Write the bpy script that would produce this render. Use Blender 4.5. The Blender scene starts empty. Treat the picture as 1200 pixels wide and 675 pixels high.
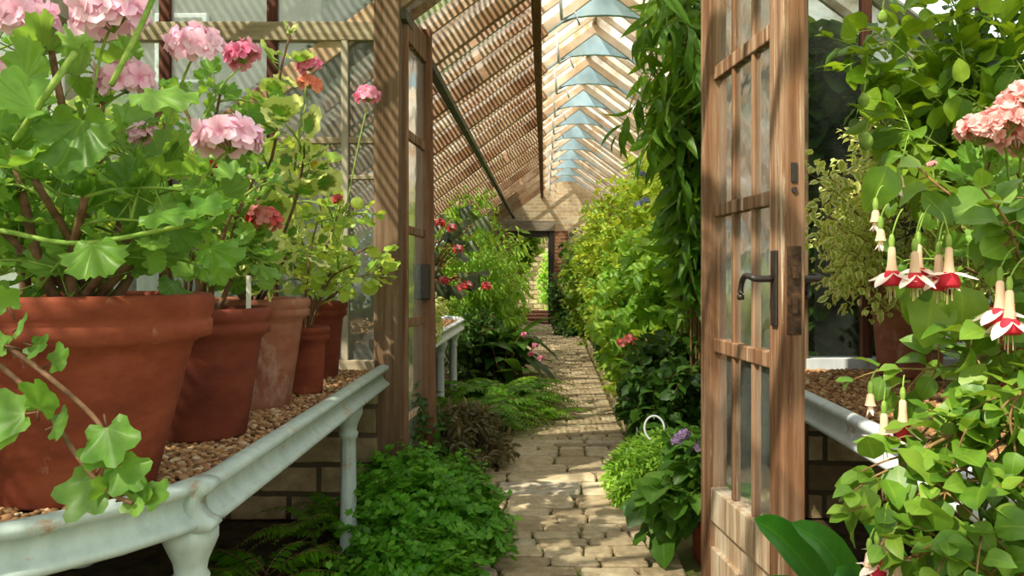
import bpy, math, random
import numpy as np

SC = bpy.context.scene
COL = SC.collection
R = np.random.RandomState(7)
F, U0, V0, EYE = 900.0, 638.0, 320.0, 1.10


def P(u, v, y):
    """the place in the scene that a pixel of the photograph shows at distance y"""
    return np.array([(u - U0) * y / F, y, EYE - (v - V0) * y / F])


def lin(r, g, b):
    f = lambda c: c / 12.92 if c <= .04045 else ((c + .055) / 1.055) ** 2.4
    return (f(r / 255), f(g / 255), f(b / 255), 1)


def nz(v):
    v = np.asarray(v, float)
    n = np.linalg.norm(v, axis=-1, keepdims=True)
    return v / np.maximum(n, 1e-9)


# ---------------------------------------------------------------- meshes
class MB:
    def __init__(s):
        s.v = []; s.f = []; s.m = []; s.lf = []; s.n = 0

    def add(s, v, faces, mat=0, lf=None):
        v = np.asarray(v, float).reshape(-1, 3)
        if len(v) == 0: return
        s.v.append(v)
        s.lf.append(np.zeros((len(v), 3)) if lf is None else np.broadcast_to(np.asarray(lf, float), (len(v), 3)))
        if not isinstance(faces, list) or (faces and not isinstance(faces[0], np.ndarray)):
            by = {}
            for f in faces: by.setdefault(len(f), []).append(f)
            faces = [np.array(x) for x in by.values()]
        for f in faces:
            s.f.append(f + s.n); s.m.append(np.full(len(f), mat))
        s.n += len(v)

    def box(s, c, size, mat=0, rot=None, lf=None):
        h = np.array(size) / 2
        v = np.array([[x, y, z] for x in (-1, 1) for y in (-1, 1) for z in (-1, 1)]) * h
        if rot is not None: v = v @ np.asarray(rot).T
        s.add(v + np.array(c), [np.array([[0, 1, 3, 2], [4, 6, 7, 5], [0, 4, 5, 1], [2, 3, 7, 6], [0, 2, 6, 4], [1, 5, 7, 3]])], mat, lf)

    def bar(s, a, b, w, h, up=(0, 0, 1), mat=0):
        """a beam from a to b, w wide across and h deep along up"""
        a = np.array(a, float); b = np.array(b, float); d = b - a; L = np.linalg.norm(d); d /= L
        x = nz(np.cross(d, up)); z = np.cross(x, d)
        s.box((a + b) / 2, (w, L, h), mat, np.stack([x, d, z], 1))

    def tube(s, pts, rad, sides=6, mat=0, lf=None, cap=True):
        p = np.asarray(pts, float); n = len(p)
        rad = np.broadcast_to(np.asarray(rad, float), (n,))
        t = np.gradient(p, axis=0); t = nz(t)
        ref = np.array([0, 0, 1.]) if abs(t[0][2]) < .9 else np.array([1., 0, 0])
        x = nz(np.cross(t, ref)); bad = np.linalg.norm(np.cross(t, ref), axis=1) < .05
        if bad.any(): x[bad] = nz(np.cross(t[bad], np.array([0, 1., .1])))
        y = np.cross(t, x)
        a = np.arange(sides) * 2 * math.pi / sides
        v = (p[:, None] + rad[:, None, None] * (np.cos(a)[None, :, None] * x[:, None] + np.sin(a)[None, :, None] * y[:, None])).reshape(-1, 3)
        i = np.arange(n - 1)[:, None] * sides; j = np.arange(sides)[None]; k = (j + 1) % sides
        q = np.stack([i + j, i + k, i + sides + k, i + sides + j], -1).reshape(-1, 4)
        fs = [q]
        if cap and sides >= 3:
            fs.append(np.array([list(range(sides))[::-1]])); fs.append(np.array([[(n - 1) * sides + z for z in range(sides)]]))
        s.add(v, fs, mat, lf)

    def lathe(s, prof, c, sides=40, mat=0, flute=None, wob=0., sx=1., sy=1.):
        """prof: list of (radius, z)"""
        pr = np.array(prof, float); n = len(pr)
        a = np.arange(sides) * 2 * math.pi / sides
        rr = np.repeat(pr[:, 0:1], sides, 1)
        if flute is not None:
            k, dep, z0, z1 = flute
            m = ((pr[:, 1] > z0) & (pr[:, 1] < z1))[:, None]
            rr = np.where(m, rr * (1 - dep * (0.5 + 0.5 * np.cos(a * k))[None]), rr)
        if wob: rr = rr * (1 + wob * np.sin(a * 2 + 1)[None] + wob * .6 * np.sin(a * 3 + 2)[None])
        v = np.stack([rr * np.cos(a) * sx, rr * np.sin(a) * sy, np.repeat(pr[:, 1:2], sides, 1)], -1).reshape(-1, 3) + np.array(c)
        i = np.arange(n - 1)[:, None] * sides; j = np.arange(sides)[None]; k = (j + 1) % sides
        s.add(v, [np.stack([i + j, i + k, i + sides + k, i + sides + j], -1).reshape(-1, 4)], mat)

    def sweep(s, path, prof, mat=0, z0=0.):
        """profile (outward, z) carried along a horizontal path, outward to the right of travel; closed profile"""
        p = np.asarray(path, float); n = len(p); pr = np.asarray(prof, float); k = len(pr)
        d = nz(np.gradient(p, axis=0)) ; out = np.stack([d[:, 1], -d[:, 0]], 1)
        v = np.zeros((n, k, 3)); v[:, :, :2] = p[:, None] + pr[None, :, 0:1] * out[:, None]; v[:, :, 2] = z0 + pr[:, 1]
        i = np.arange(n - 1)[:, None] * k; j = np.arange(k)[None]; l = (j + 1) % k
        s.add(v.reshape(-1, 3), [np.stack([i + j, i + k + j, i + k + l, i + l], -1).reshape(-1, 4), np.array([list(range(k))]), np.array([[(n - 1) * k + z for z in range(k)][::-1]])], mat)

    def prism(s, poly, y0, y1, mat=0):
        """polygon in x,z pulled from y0 to y1"""
        n = len(poly); a = [(x, y0, z) for x, z in poly]; b = [(x, y1, z) for x, z in poly]
        f = [list(range(n)), [n + i for i in range(n)][::-1]] + [[i, n + i, n + (i + 1) % n, (i + 1) % n] for i in range(n)]
        s.add(a + b, f, mat)

    def inst(s, T, org, axis, nrm, size, mat=0, rnd=None, wide=1.):
        """many copies of template T (verts, faces, edge, along) with the long side on axis"""
        org = np.asarray(org, float).reshape(-1, 3); N = len(org)
        if N == 0: return
        a = nz(np.broadcast_to(axis, (N, 3))); x = nz(np.cross(a, np.broadcast_to(nrm, (N, 3)))); z = np.cross(x, a)
        size = np.broadcast_to(np.asarray(size, float), (N,)); wide = np.broadcast_to(np.asarray(wide, float), (N,))
        V, Fc, E, A = T; k = len(V)
        v = org[:, None] + size[:, None, None] * (V[None, :, 0:1] * wide[:, None, None] * x[:, None] + V[None, :, 1:2] * a[:, None] + V[None, :, 2:3] * z[:, None])
        if rnd is None: rnd = R.rand(N)
        lf = np.zeros((N, k, 3)); lf[:, :, 0] = E; lf[:, :, 1] = A; lf[:, :, 2] = np.asarray(rnd)[:, None]
        s.add(v.reshape(-1, 3), [(f[None] + (np.arange(N) * k)[:, None, None]).reshape(-1, f.shape[1]) for f in Fc], mat, lf.reshape(-1, 3))

    def build(s, name, mats, parent=None, smooth=True, bevel=0.):
        if not s.v: return None
        me = bpy.data.meshes.new(name)
        v = np.concatenate(s.v)
        if parent is not None: v = v - np.array(WPOS.get(parent.name, (0, 0, 0)))
        lf = np.concatenate(s.lf).astype(np.float32)
        cnt = np.concatenate([np.full(len(f), f.shape[1]) for f in s.f]); idx = np.concatenate([f.ravel() for f in s.f])
        mi = np.concatenate(s.m)
        me.vertices.add(len(v)); me.vertices.foreach_set('co', v.astype(np.float32).ravel())
        me.loops.add(len(idx)); me.loops.foreach_set('vertex_index', idx.astype(np.int32))
        me.polygons.add(len(cnt)); st = np.concatenate([[0], np.cumsum(cnt)[:-1]])
        me.polygons.foreach_set('loop_start', st.astype(np.int32)); me.polygons.foreach_set('loop_total', cnt.astype(np.int32))
        me.polygons.foreach_set('material_index', mi.astype(np.int32))
        me.polygons.foreach_set('use_smooth', np.full(len(cnt), bool(smooth)))
        at = me.attributes.new('lf', 'FLOAT_VECTOR', 'POINT'); at.data.foreach_set('vector', lf.ravel())
        me.update(calc_edges=True); me.validate()
        for m in (mats if isinstance(mats, (list, tuple)) else [mats]): me.materials.append(m)
        o = bpy.data.objects.new(name, me); COL.objects.link(o)
        if parent is not None: o.parent = parent; WPOS[o.name] = WPOS.get(parent.name, (0, 0, 0))
        if bevel:
            b = o.modifiers.new('bevel', 'BEVEL'); b.width = bevel; b.segments = 2; b.limit_method = 'ANGLE'; b.angle_limit = .6
            b.harden_normals = False
        return o


WPOS = {}


def thing(name, label, cat, loc=(0, 0, 0), group=None):
    o = bpy.data.objects.new(name, None); COL.objects.link(o); o.location = tuple(float(c) for c in loc); o.empty_display_size = .1
    WPOS[o.name] = tuple(float(c) for c in loc)
    o['label'] = label; o['category'] = cat
    if group: o['group'] = group
    return o


def tag(o, label, cat, group=None, kind=None):
    o['label'] = label; o['category'] = cat
    if group: o['group'] = group
    if kind: o['kind'] = kind
    return o


def setting(name, loc=(0, 0, 0), label=None, cat=None):
    o = bpy.data.objects.new(name, None); COL.objects.link(o); o.location = loc; WPOS[o.name] = loc; o['kind'] = 'structure'
    if label: o['label'] = label
    if cat: o['category'] = cat
    return o


def struct(o, label=None, cat=None):
    o['kind'] = 'structure'
    if label: o['label'] = label
    if cat: o['category'] = cat
    return o


# ---------------------------------------------------------------- materials
class NT:
    def __init__(s, name):
        s.m = bpy.data.materials.new(name); s.m.use_nodes = True; s.t = s.m.node_tree; s.t.nodes.clear()
        s.out = s.n('ShaderNodeOutputMaterial')

    def n(s, typ, **kw):
        o = s.t.nodes.new(typ)
        for k, v in kw.items():
            if k.startswith('i_'):
                o.inputs[k[2:].replace('_', ' ')].default_value = v
            else: setattr(o, k, v)
        return o

    def l(s, a, b): s.t.links.new(a, b)

    def coord(s, scale=(1, 1, 1), kind='Object'):
        tc = s.n('ShaderNodeTexCoord'); mp = s.n('ShaderNodeMapping'); mp.inputs['Scale'].default_value = scale
        s.l(tc.outputs[kind], mp.inputs['Vector']); return mp.outputs['Vector']

    def noise(s, scale, vec, detail=5, rough=.6):
        o = s.n('ShaderNodeTexNoise'); o.inputs['Scale'].default_value = scale; o.inputs['Detail'].default_value = detail; o.inputs['Roughness'].default_value = rough
        s.l(vec, o.inputs['Vector']); return o.outputs['Fac']

    def ramp(s, fac, stops, interp='LINEAR'):
        o = s.n('ShaderNodeValToRGB'); e = o.color_ramp.elements; o.color_ramp.interpolation = interp
        while len(e) < len(stops): e.new(.5)
        for el, (p, c) in zip(e, stops): el.position = p; el.color = c if len(c) == 4 else (*c, 1)
        s.l(fac, o.inputs['Fac']); return o.outputs['Color']

    def mix(s, fac, a, b, mode='MIX'):
        o = s.n('ShaderNodeMix', data_type='RGBA', blend_type=mode)
        for sock, val in ((o.inputs['Factor'], fac), (o.inputs['A'], a), (o.inputs['B'], b)): pass
        for key, val in ((0, fac), (6, a), (7, b)):
            if hasattr(val, 'is_linked'): s.l(val, o.inputs[key])
            else: o.inputs[key].default_value = val
        return o.outputs[2]

    def bsdf(s, col, rough=.7, bump=None, bstr=.3, bdist=.01, spec=.3, metal=0.):
        b = s.n('ShaderNodeBsdfPrincipled')
        if hasattr(col, 'is_linked'): s.l(col, b.inputs['Base Color'])
        else: b.inputs['Base Color'].default_value = col
        if hasattr(rough, 'is_linked'): s.l(rough, b.inputs['Roughness'])
        else: b.inputs['Roughness'].default_value = rough
        b.inputs['Specular IOR Level'].default_value = spec; b.inputs['Metallic'].default_value = metal
        if bump is not None:
            bp = s.n('ShaderNodeBump'); bp.inputs['Strength'].default_value = bstr; bp.inputs['Distance'].default_value = bdist
            s.l(bump, bp.inputs['Height']); s.l(bp.outputs['Normal'], b.inputs['Normal'])
        return b.outputs[0]

    def done(s, sh): s.l(sh, s.out.inputs['Surface']); return s.m

    def attr(s):
        a = s.n('ShaderNodeAttribute', attribute_name='lf'); x = s.n('ShaderNodeSeparateXYZ'); s.l(a.outputs['Vector'], x.inputs[0]); return x.outputs


K = (0, 0, 0, 1); W = (1, 1, 1, 1)


def leaf_mat(name, dark, mid, light, margin=None, m0=.6, trans=.4, rough=.42, zone=None, vein=.25, tcol=None):
    t = NT(name); e, al, rn = t.attr()
    c = t.ramp(rn, [(0, dark), (.5, mid), (1, light)])
    nv = t.noise(60, t.coord(), 3)
    c = t.mix(.25, c, t.ramp(nv, [(.3, dark), (.7, light)]))
    vm = t.ramp(e, [(0, (vein,) * 3), (.10, K)])
    c = t.mix(vm, c, (min(1, light[0] * 1.7 + .05), min(1, light[1] * 1.5 + .05), light[2] * 1.3, 1))
    if zone: c = t.mix(t.ramp(e, [(.38, K), (.46, (.7,) * 3), (.60, (.7,) * 3), (.68, K)]), c, zone)
    if margin:
        nn = t.noise(90, t.coord(), 2); ad = t.n('ShaderNodeMath', operation='MULTIPLY_ADD'); t.l(nn, ad.inputs[0]); ad.inputs[1].default_value = .5; t.l(e, ad.inputs[2])
        c = t.mix(t.ramp(ad.outputs[0], [(m0 + .2, K), (m0 + .3, W)]), c, margin)
    p = t.bsdf(c, rough, spec=.35)
    tr = t.n('ShaderNodeBsdfTranslucent'); t.l(t.mix(.55, c, tcol or (min(1, light[0] * 1.9), min(1, light[1] * 1.7), light[2] * .8, 1)), tr.inputs['Color'])
    mx = t.n('ShaderNodeMixShader'); mx.inputs[0].default_value = trans; t.l(p, mx.inputs[1]); t.l(tr.outputs[0], mx.inputs[2])
    return t.done(mx.outputs[0])


def petal_mat(name, base, edge, throat=None, trans=.35):
    t = NT(name); e, al, rn = t.attr()
    c = t.ramp(al, [(0, throat or base), (.35, base), (1, edge)])
    c = t.mix(t.ramp(rn, [(0, K), (1, (.35,) * 3)]), c, (1, .93, .95, 1))
    p = t.bsdf(c, .6, spec=.2); tr = t.n('ShaderNodeBsdfTranslucent'); t.l(c, tr.inputs['Color'])
    mx = t.n('ShaderNodeMixShader'); mx.inputs[0].default_value = trans; t.l(p, mx.inputs[1]); t.l(tr.outputs[0], mx.inputs[2])
    return t.done(mx.outputs[0])


def stem_mat(name, a, b):
    t = NT(name); n = t.noise(40, t.coord(), 4); return t.done(t.bsdf(t.ramp(n, [(.3, a), (.7, b)]), .75, n, .4, .004, spec=.2))


def wood(name, scale, cols, rough=.85, bstr=.5, paint=None, pamt=.5):
    t = NT(name); v = t.coord(scale); n = t.noise(1, v, 8, .65); n2 = t.noise(2.3, t.coord(), 4)
    c = t.ramp(n, [(.28, cols[0]), (.48, cols[1]), (.66, cols[2])])
    c = t.mix(t.ramp(n2, [(.4, K), (.7, (.6,) * 3)]), c, cols[3] if len(cols) > 3 else cols[1])
    if paint:
        n3 = t.noise(1, t.coord(tuple(x * .8 for x in scale)), 10, .75)
        c = t.mix(t.ramp(n3, [(pamt - .03, K), (pamt + .05, (.85,) * 3)]), c, paint)
    return t.done(t.bsdf(c, rough, n, bstr, .006, spec=.15))


def glass(name, dust=.3, tint=(.93, .97, .95, 1), dcol=(.75, .8, .78, 1), streak=(6, 6, .7), stain=None):
    t = NT(name)
    tr = t.n('ShaderNodeBsdfTransparent'); tr.inputs[0].default_value = tint
    gl = t.n('ShaderNodeBsdfGlossy'); gl.inputs['Roughness'].default_value = .08; gl.inputs[0].default_value = W
    nw = t.noise(5, t.coord(), 3); bp = t.n('ShaderNodeBump'); bp.inputs['Strength'].default_value = .12; bp.inputs['Distance'].default_value = .02; t.l(nw, bp.inputs['Height']); t.l(bp.outputs[0], gl.inputs['Normal'])
    lw = t.n('ShaderNodeFresnel'); lw.inputs[0].default_value = 1.35; t.l(bp.outputs[0], lw.inputs['Normal'])
    m1 = t.n('ShaderNodeMixShader'); t.l(lw.outputs[0], m1.inputs[0]); t.l(tr.outputs[0], m1.inputs[1]); t.l(gl.outputs[0], m1.inputs[2])
    n = t.noise(1, t.coord(streak), 6, .6); d = t.ramp(n, [(.3, (dust * .45,) * 3), (.7, (min(1, dust * 1.6),) * 3)])
    df = t.n('ShaderNodeBsdfDiffuse'); tl = t.n('ShaderNodeBsdfTranslucent')
    if stain:
        cc = t.ramp(t.noise(1, t.coord((5, 1.6, 5)), 6, .7), [(.42, dcol), (.54, stain[0]), (.66, stain[1])]); t.l(cc, df.inputs[0]); t.l(cc, tl.inputs[0])
    else: df.inputs[0].default_value = dcol; tl.inputs[0].default_value = dcol
    m2 = t.n('ShaderNodeMixShader'); m2.inputs[0].default_value = .6; t.l(df.outputs[0], m2.inputs[1]); t.l(tl.outputs[0], m2.inputs[2])
    m3 = t.n('ShaderNodeMixShader'); t.l(d, m3.inputs[0]); t.l(m1.outputs[0], m3.inputs[1]); t.l(m2.outputs[0], m3.inputs[2])
    return t.done(m3.outputs[0])


def brick(name, cols, mortar, bw, bh, squash=1., swap=False):
    t = NT(name); tc = t.n('ShaderNodeTexCoord'); sx = t.n('ShaderNodeSeparateXYZ'); cx = t.n('ShaderNodeCombineXYZ'); t.l(tc.outputs['Object'], sx.inputs[0])
    ad = t.n('ShaderNodeMath', operation='ADD'); t.l(sx.outputs[0], ad.inputs[0]); t.l(sx.outputs[1], ad.inputs[1])
    t.l(ad.outputs[0], cx.inputs[0]); t.l(sx.outputs[2], cx.inputs[1])
    b = t.n('ShaderNodeTexBrick'); b.inputs['Scale'].default_value = 1; b.inputs['Brick Width'].default_value = bw; b.inputs['Row Height'].default_value = bh
    b.inputs['Mortar Size'].default_value = bh * .10; b.inputs['Mortar Smooth'].default_value = .3; b.inputs['Bias'].default_value = 0
    b.inputs['Color1'].default_value = K; b.inputs['Color2'].default_value = W; b.inputs['Mortar'].default_value = (.5, .5, .5, 1)
    nv = t.noise(3, t.coord(), 3); wv = t.n('ShaderNodeVectorMath', operation='MULTIPLY_ADD'); t.l(nv, wv.inputs[0]); wv.inputs[1].default_value = (.03, .03, 0); t.l(cx.outputs[0], wv.inputs[2]); t.l(wv.outputs[0], b.inputs['Vector'])
    n = t.noise(14, t.coord(), 6)
    c = t.ramp(b.outputs['Color'], [(0, cols[0]), (.5, cols[1]), (1, cols[2])])
    c = t.mix(t.ramp(n, [(.35, (.6,) * 3), (.7, K)]), c, cols[3])
    c = t.mix(b.outputs['Fac'], c, mortar)
    iv = t.n('ShaderNodeMath', operation='MULTIPLY_ADD'); t.l(b.outputs['Fac'], iv.inputs[0]); iv.inputs[1].default_value = -1.2; t.l(n, iv.inputs[2])
    return t.done(t.bsdf(c, .9, iv.outputs[0], .7, .015, spec=.1))


# ---- plain materials
M = {}
M['pot'] = None


def terracotta(name, a, b, c, white=.62):
    t = NT(name); n = t.noise(4, t.coord((1, 1, 2)), 6, .65); n2 = t.noise(9, t.coord((1, 1, .6)), 8, .7); n3 = t.noise(60, t.coord(), 3)
    col = t.ramp(n, [(.3, a), (.5, b), (.7, c)])
    col = t.mix(t.ramp(n2, [(white, K), (white + .12, (.55,) * 3)]), col, lin(205, 176, 160))
    col = t.mix(t.ramp(n3, [(.62, K), (.8, (.4,) * 3)]), col, lin(90, 44, 30))
    return t.done(t.bsdf(col, .8, n3, .25, .003, spec=.2))


M['pot_red'] = terracotta('terracotta_red', lin(92, 44, 32), lin(128, 62, 42), lin(152, 82, 58), .62)
M['pot_dark'] = terracotta('terracotta_dark', lin(80, 36, 27), lin(112, 54, 39), lin(130, 68, 50), .66)
M['pot_pale'] = terracotta('terracotta_pale', lin(116, 66, 50), lin(150, 94, 74), lin(170, 122, 102), .53)
t = NT('soil'); n = t.noise(50, t.coord(), 6); M['soil'] = t.done(t.bsdf(t.ramp(n, [(.3, lin(38, 28, 20)), (.7, lin(92, 72, 52))]), .95, n, 1, .02))
t = NT('bed_soil'); n = t.noise(14, t.coord(), 8); M['bed'] = t.done(t.bsdf(t.ramp(n, [(.3, lin(40, 34, 22)), (.6, lin(80, 66, 44)), (.75, lin(70, 88, 40))]), .95, n, 1, .04))
t = NT('grass_ground'); n = t.noise(3, t.coord(), 8); M['lawn'] = t.done(t.bsdf(t.ramp(n, [(.3, lin(84, 120, 44)), (.7, lin(146, 172, 84))]), .95, n, .5, .04))


def iron(name, base, streak):
    t = NT(name); n = t.noise(7, t.coord((1, 1, 1)), 8, .7); n2 = t.noise(30, t.coord((1, 1, .3)), 5, .6)
    c = t.mix(t.ramp(n, [(.58, K), (.66, (.9,) * 3)]), base, lin(168, 116, 62))
    c = t.mix(t.ramp(n2, [(.35, (.35,) * 3), (.6, K)]), c, streak)
    return t.done(t.bsdf(c, .5, n2, .15, .003, spec=.4))


M['iron'] = iron('painted_iron', lin(178, 194, 188), lin(128, 146, 138))
M['iron_white'] = iron('white_iron', lin(212, 218, 222), lin(168, 176, 184))
M['post'] = wood('weathered_post', (30, 30, 1.6), (lin(60, 46, 34), lin(112, 92, 72), lin(142, 122, 100), lin(98, 70, 50)))
M['post_red'] = wood('red_post', (30, 30, 1.6), (lin(72, 46, 32), lin(130, 94, 72), lin(156, 122, 98), lin(112, 70, 48)))
M['door'] = wood('door_wood', (34, 34, 1.5), (lin(72, 50, 36), lin(130, 98, 74), lin(170, 144, 120), lin(122, 78, 50)), paint=lin(206, 190, 166), pamt=.60)
M['door_panel'] = wood('door_panel_wood', (26, 26, 1.2), (lin(120, 90, 64), lin(182, 156, 128), lin(206, 188, 162), lin(186, 150, 116)), paint=lin(220, 206, 184), pamt=.50)
M['rail'] = wood('pale_rail', (3, 20, 20), (lin(120, 104, 84), lin(160, 148, 124), lin(184, 174, 150), lin(140, 120, 96)))
M['barwood'] = wood('pale_bar', (20, 20, 2), (lin(120, 110, 94), lin(168, 162, 146), lin(190, 184, 168), lin(140, 126, 106)))
M['rust_bar'] = wood('rust_bar', (26, 26, 2), (lin(46, 26, 20), lin(84, 50, 40), lin(112, 76, 62), lin(66, 36, 28)))
M['rafter'] = wood('roof_rafter_wood', (3, 14, 3), (lin(92, 66, 48), lin(164, 134, 106), lin(204, 184, 158), lin(140, 92, 64)))
M['lath'] = wood('lath_wood', (14, 1.2, 14), (lin(120, 84, 62), lin(190, 164, 136), lin(216, 202, 180), lin(164, 104, 72)))
M['cream'] = wood('cream_rafter', (5, 5, 5), (lin(168, 134, 104), lin(224, 212, 196), lin(238, 232, 220), lin(206, 168, 130)))
t = NT('blue_paint'); n = t.noise(8, t.coord(), 5); M['blue'] = t.done(t.bsdf(t.ramp(n, [(.3, lin(150, 190, 220)), (.7, lin(184, 214, 232))]), .6, n, .1, .004))
t = NT('dark_iron'); n = t.noise(60, t.coord(), 4); M['black'] = t.done(t.bsdf(t.ramp(n, [(.3, lin(22, 20, 20)), (.7, lin(56, 46, 42))]), .45, n, .3, .002, spec=.5))
t = NT('brass_lock'); n = t.noise(40, t.coord(), 4); M['lock'] = t.done(t.bsdf(t.ramp(n, [(.35, lin(40, 28, 22)), (.7, lin(96, 70, 50))]), .5, n, .3, .002, metal=.3))
t = NT('bronze_purlin'); n = t.noise(20, t.coord(), 4); M['purlin'] = t.done(t.bsdf(t.ramp(n, [(.3, lin(62, 62, 50)), (.7, lin(104, 104, 88))]), .7, n, .2, .004))
t = NT('grey_render'); n = t.noise(2, t.coord(), 6); M['render'] = t.done(t.bsdf(t.ramp(n, [(.3, lin(104, 108, 102)), (.7, lin(136, 140, 130))]), .9, n, .3, .02))
t = NT('roof_slate'); n = t.noise(3, t.coord(), 6); M['slate'] = t.done(t.bsdf(t.ramp(n, [(.3, lin(92, 96, 98)), (.7, lin(130, 132, 132))]), .8, n, .3, .02))
t = NT('white_tag'); M['tag'] = t.done(t.bsdf(lin(226, 224, 214), .5))
M['brick'] = brick('gable_brick', (lin(196, 174, 138), lin(216, 198, 162), lin(228, 214, 184), lin(176, 146, 112)), lin(214, 208, 190), .23, .075)
M['stone'] = brick('dwarf_stone', (lin(112, 98, 72), lin(172, 152, 116), lin(196, 178, 140), lin(92, 78, 56)), lin(84, 76, 60), .27, .13)
M['brickred'] = brick('jamb_brick', (lin(130, 82, 58), lin(160, 108, 80), lin(176, 130, 100), lin(110, 74, 56)), lin(170, 156, 136), .23, .075)
M['lintel'] = wood('lintel_wood', (2, 12, 12), (lin(96, 88, 78), lin(146, 136, 122), lin(168, 158, 142), lin(120, 108, 94)))
M['glass'] = glass('dusty_glass', .20)
M['glass_left'] = glass('streaky_glass', .50, (.62, .68, .66, 1), (.40, .44, .42, 1), (9, 9, .5))
M['glass_right'] = glass('green_glass', .07, (.80, .88, .84, 1), (.5, .56, .52, 1))
M['glass_door'] = glass('old_door_glass', .22, (.66, .72, .70, 1), (.40, .44, .42, 1))
M['glass_roof'] = glass('roof_glass', .22, (.95, .97, .96, 1), (.8, .8, .76, 1), (3, 3, 3))
M['glass_white'] = glass('whitewashed_glass', .72, (.96, .97, .96, 1), lin(254, 250, 242), (3, 3, 3), (lin(240, 222, 196), lin(196, 146, 104)))

# path stones: colour per stone from lf.z
t = NT('path_stone'); e, al, rn = t.attr(); n = t.noise(24, t.coord(), 7, .65); n2 = t.noise(3, t.coord(), 4)
c = t.ramp(rn, [(0, lin(150, 134, 108)), (.35, lin(188, 170, 138)), (.7, lin(206, 190, 158)), (1, lin(196, 188, 170))])
c = t.mix(t.ramp(n, [(.35, (.55,) * 3), (.65, K)]), c, lin(124, 104, 78)); c = t.mix(t.ramp(n2, [(.56, K), (.72, (.4,) * 3)]), c, lin(128, 124, 84))
M['path'] = t.done(t.bsdf(c, .85, n, .5, .01, spec=.2))
t = NT('moss_joint'); n = t.noise(5, t.coord(), 6); n2 = t.noise(60, t.coord(), 4)
M['joint'] = t.done(t.bsdf(t.mix(t.ramp(n, [(.45, K), (.6, W)]), lin(96, 78, 54), lin(96, 112, 44)), .95, n2, .8, .01))
t = NT('pebbles'); e, al, rn = t.attr(); n = t.noise(90, t.coord(), 4)
c = t.ramp(rn, [(0, lin(84, 58, 38)), (.3, lin(146, 106, 68)), (.6, lin(190, 152, 106)), (.8, lin(156, 112, 70)), (1, lin(214, 194, 164))])
M['pebble'] = t.done(t.bsdf(t.mix(t.ramp(n, [(.4, (.4,) * 3), (.65, K)]), c, lin(104, 70, 46)), .75, n, .2, .002, spec=.25))

# foliage
M['ger'] = leaf_mat('geranium_leaf', lin(52, 92, 24), lin(90, 140, 42), lin(140, 182, 82), trans=.40)
M['gerv'] = leaf_mat('variegated_geranium_leaf', lin(60, 106, 34), lin(84, 138, 44), lin(116, 164, 60), margin=lin(222, 226, 140), m0=.62, zone=lin(120, 110, 50))
M['gerp'] = leaf_mat('pale_geranium_leaf', lin(96, 146, 50), lin(146, 184, 74), lin(190, 210, 104), trans=.45)
M['fuch'] = leaf_mat('fuchsia_leaf', lin(57, 98, 27), lin(94, 136, 41), lin(134, 163, 59), trans=.32)
M['fern'] = leaf_mat('fern_leaf', lin(48, 102, 16), lin(81, 142, 22), lin(127, 174, 36), trans=.42)
M['maid'] = leaf_mat('maidenhair_leaf', lin(46, 104, 18), lin(78, 146, 30), lin(130, 188, 56), trans=.42)
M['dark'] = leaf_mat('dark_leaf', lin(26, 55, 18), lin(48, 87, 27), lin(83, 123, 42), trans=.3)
M['mid'] = leaf_mat('mid_leaf', lin(44, 83, 16), lin(85, 129, 27), lin(140, 169, 45), trans=.42)
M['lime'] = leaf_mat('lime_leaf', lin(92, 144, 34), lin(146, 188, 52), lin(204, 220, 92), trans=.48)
M['spring'] = leaf_mat('spring_leaf', lin(76, 132, 36), lin(120, 172, 56), lin(172, 206, 88), trans=.45)
M['helio'] = leaf_mat('heliotrope_leaf', lin(37, 76, 22), lin(66, 112, 34), lin(101, 142, 47), trans=.35)
M['vine'] = leaf_mat('long_leaf', lin(44, 87, 22), lin(79, 127, 34), lin(121, 163, 49), trans=.38)
M['vari'] = leaf_mat('cream_edged_leaf', lin(112, 148, 56), lin(154, 182, 76), lin(188, 204, 104), margin=lin(238, 234, 170), m0=.5)
M['purp'] = leaf_mat('purple_leaf', lin(48, 54, 30), lin(90, 96, 54), lin(140, 124, 88), trans=.3)
M['begl'] = leaf_mat('begonia_leaf', lin(38, 52, 32), lin(60, 80, 46), lin(90, 104, 66), trans=.25)
M['cliv'] = leaf_mat('strap_leaf', lin(33, 87, 19), lin(48, 112, 26), lin(72, 133, 36), trans=.3, rough=.35)
M['bark'] = stem_mat('woody_stem', lin(84, 60, 42), lin(136, 104, 78))
M['gstem'] = stem_mat('green_stem', lin(96, 132, 48), lin(150, 172, 84))
M['bstem'] = stem_mat('brown_twig', lin(96, 70, 44), lin(150, 122, 76))
M['wire'] = stem_mat('wiry_stem', lin(38, 28, 20), lin(70, 56, 36))
M['pink'] = petal_mat('pink_petal', lin(244, 184, 214), lin(248, 208, 230), lin(222, 110, 164))
M['deep'] = petal_mat('deep_pink_petal', lin(232, 96, 150), lin(240, 140, 180), lin(200, 50, 100))
M['red'] = petal_mat('red_petal', lin(196, 24, 22), lin(214, 44, 34), lin(150, 12, 14))
M['orange'] = petal_mat('orange_petal', lin(240, 110, 70), lin(244, 140, 90))
M['salmon'] = petal_mat('salmon_petal', lin(242, 158, 156), lin(250, 196, 192), lin(222, 110, 110))
M['sepal'] = petal_mat('white_sepal', lin(250, 236, 222), lin(250, 226, 222), lin(240, 222, 176))
M['tube'] = petal_mat('fuchsia_tube', lin(240, 216, 190), lin(248, 222, 210), lin(238, 208, 178))
M['corolla'] = petal_mat('fuchsia_corolla', lin(222, 70, 88), lin(206, 44, 66), lin(216, 56, 76))
M['purple'] = petal_mat('purple_petal', lin(150, 104, 176), lin(176, 134, 200), lin(110, 60, 140))
M['bluef'] = petal_mat('blue_petal', lin(150, 168, 224), lin(178, 194, 236))
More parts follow.
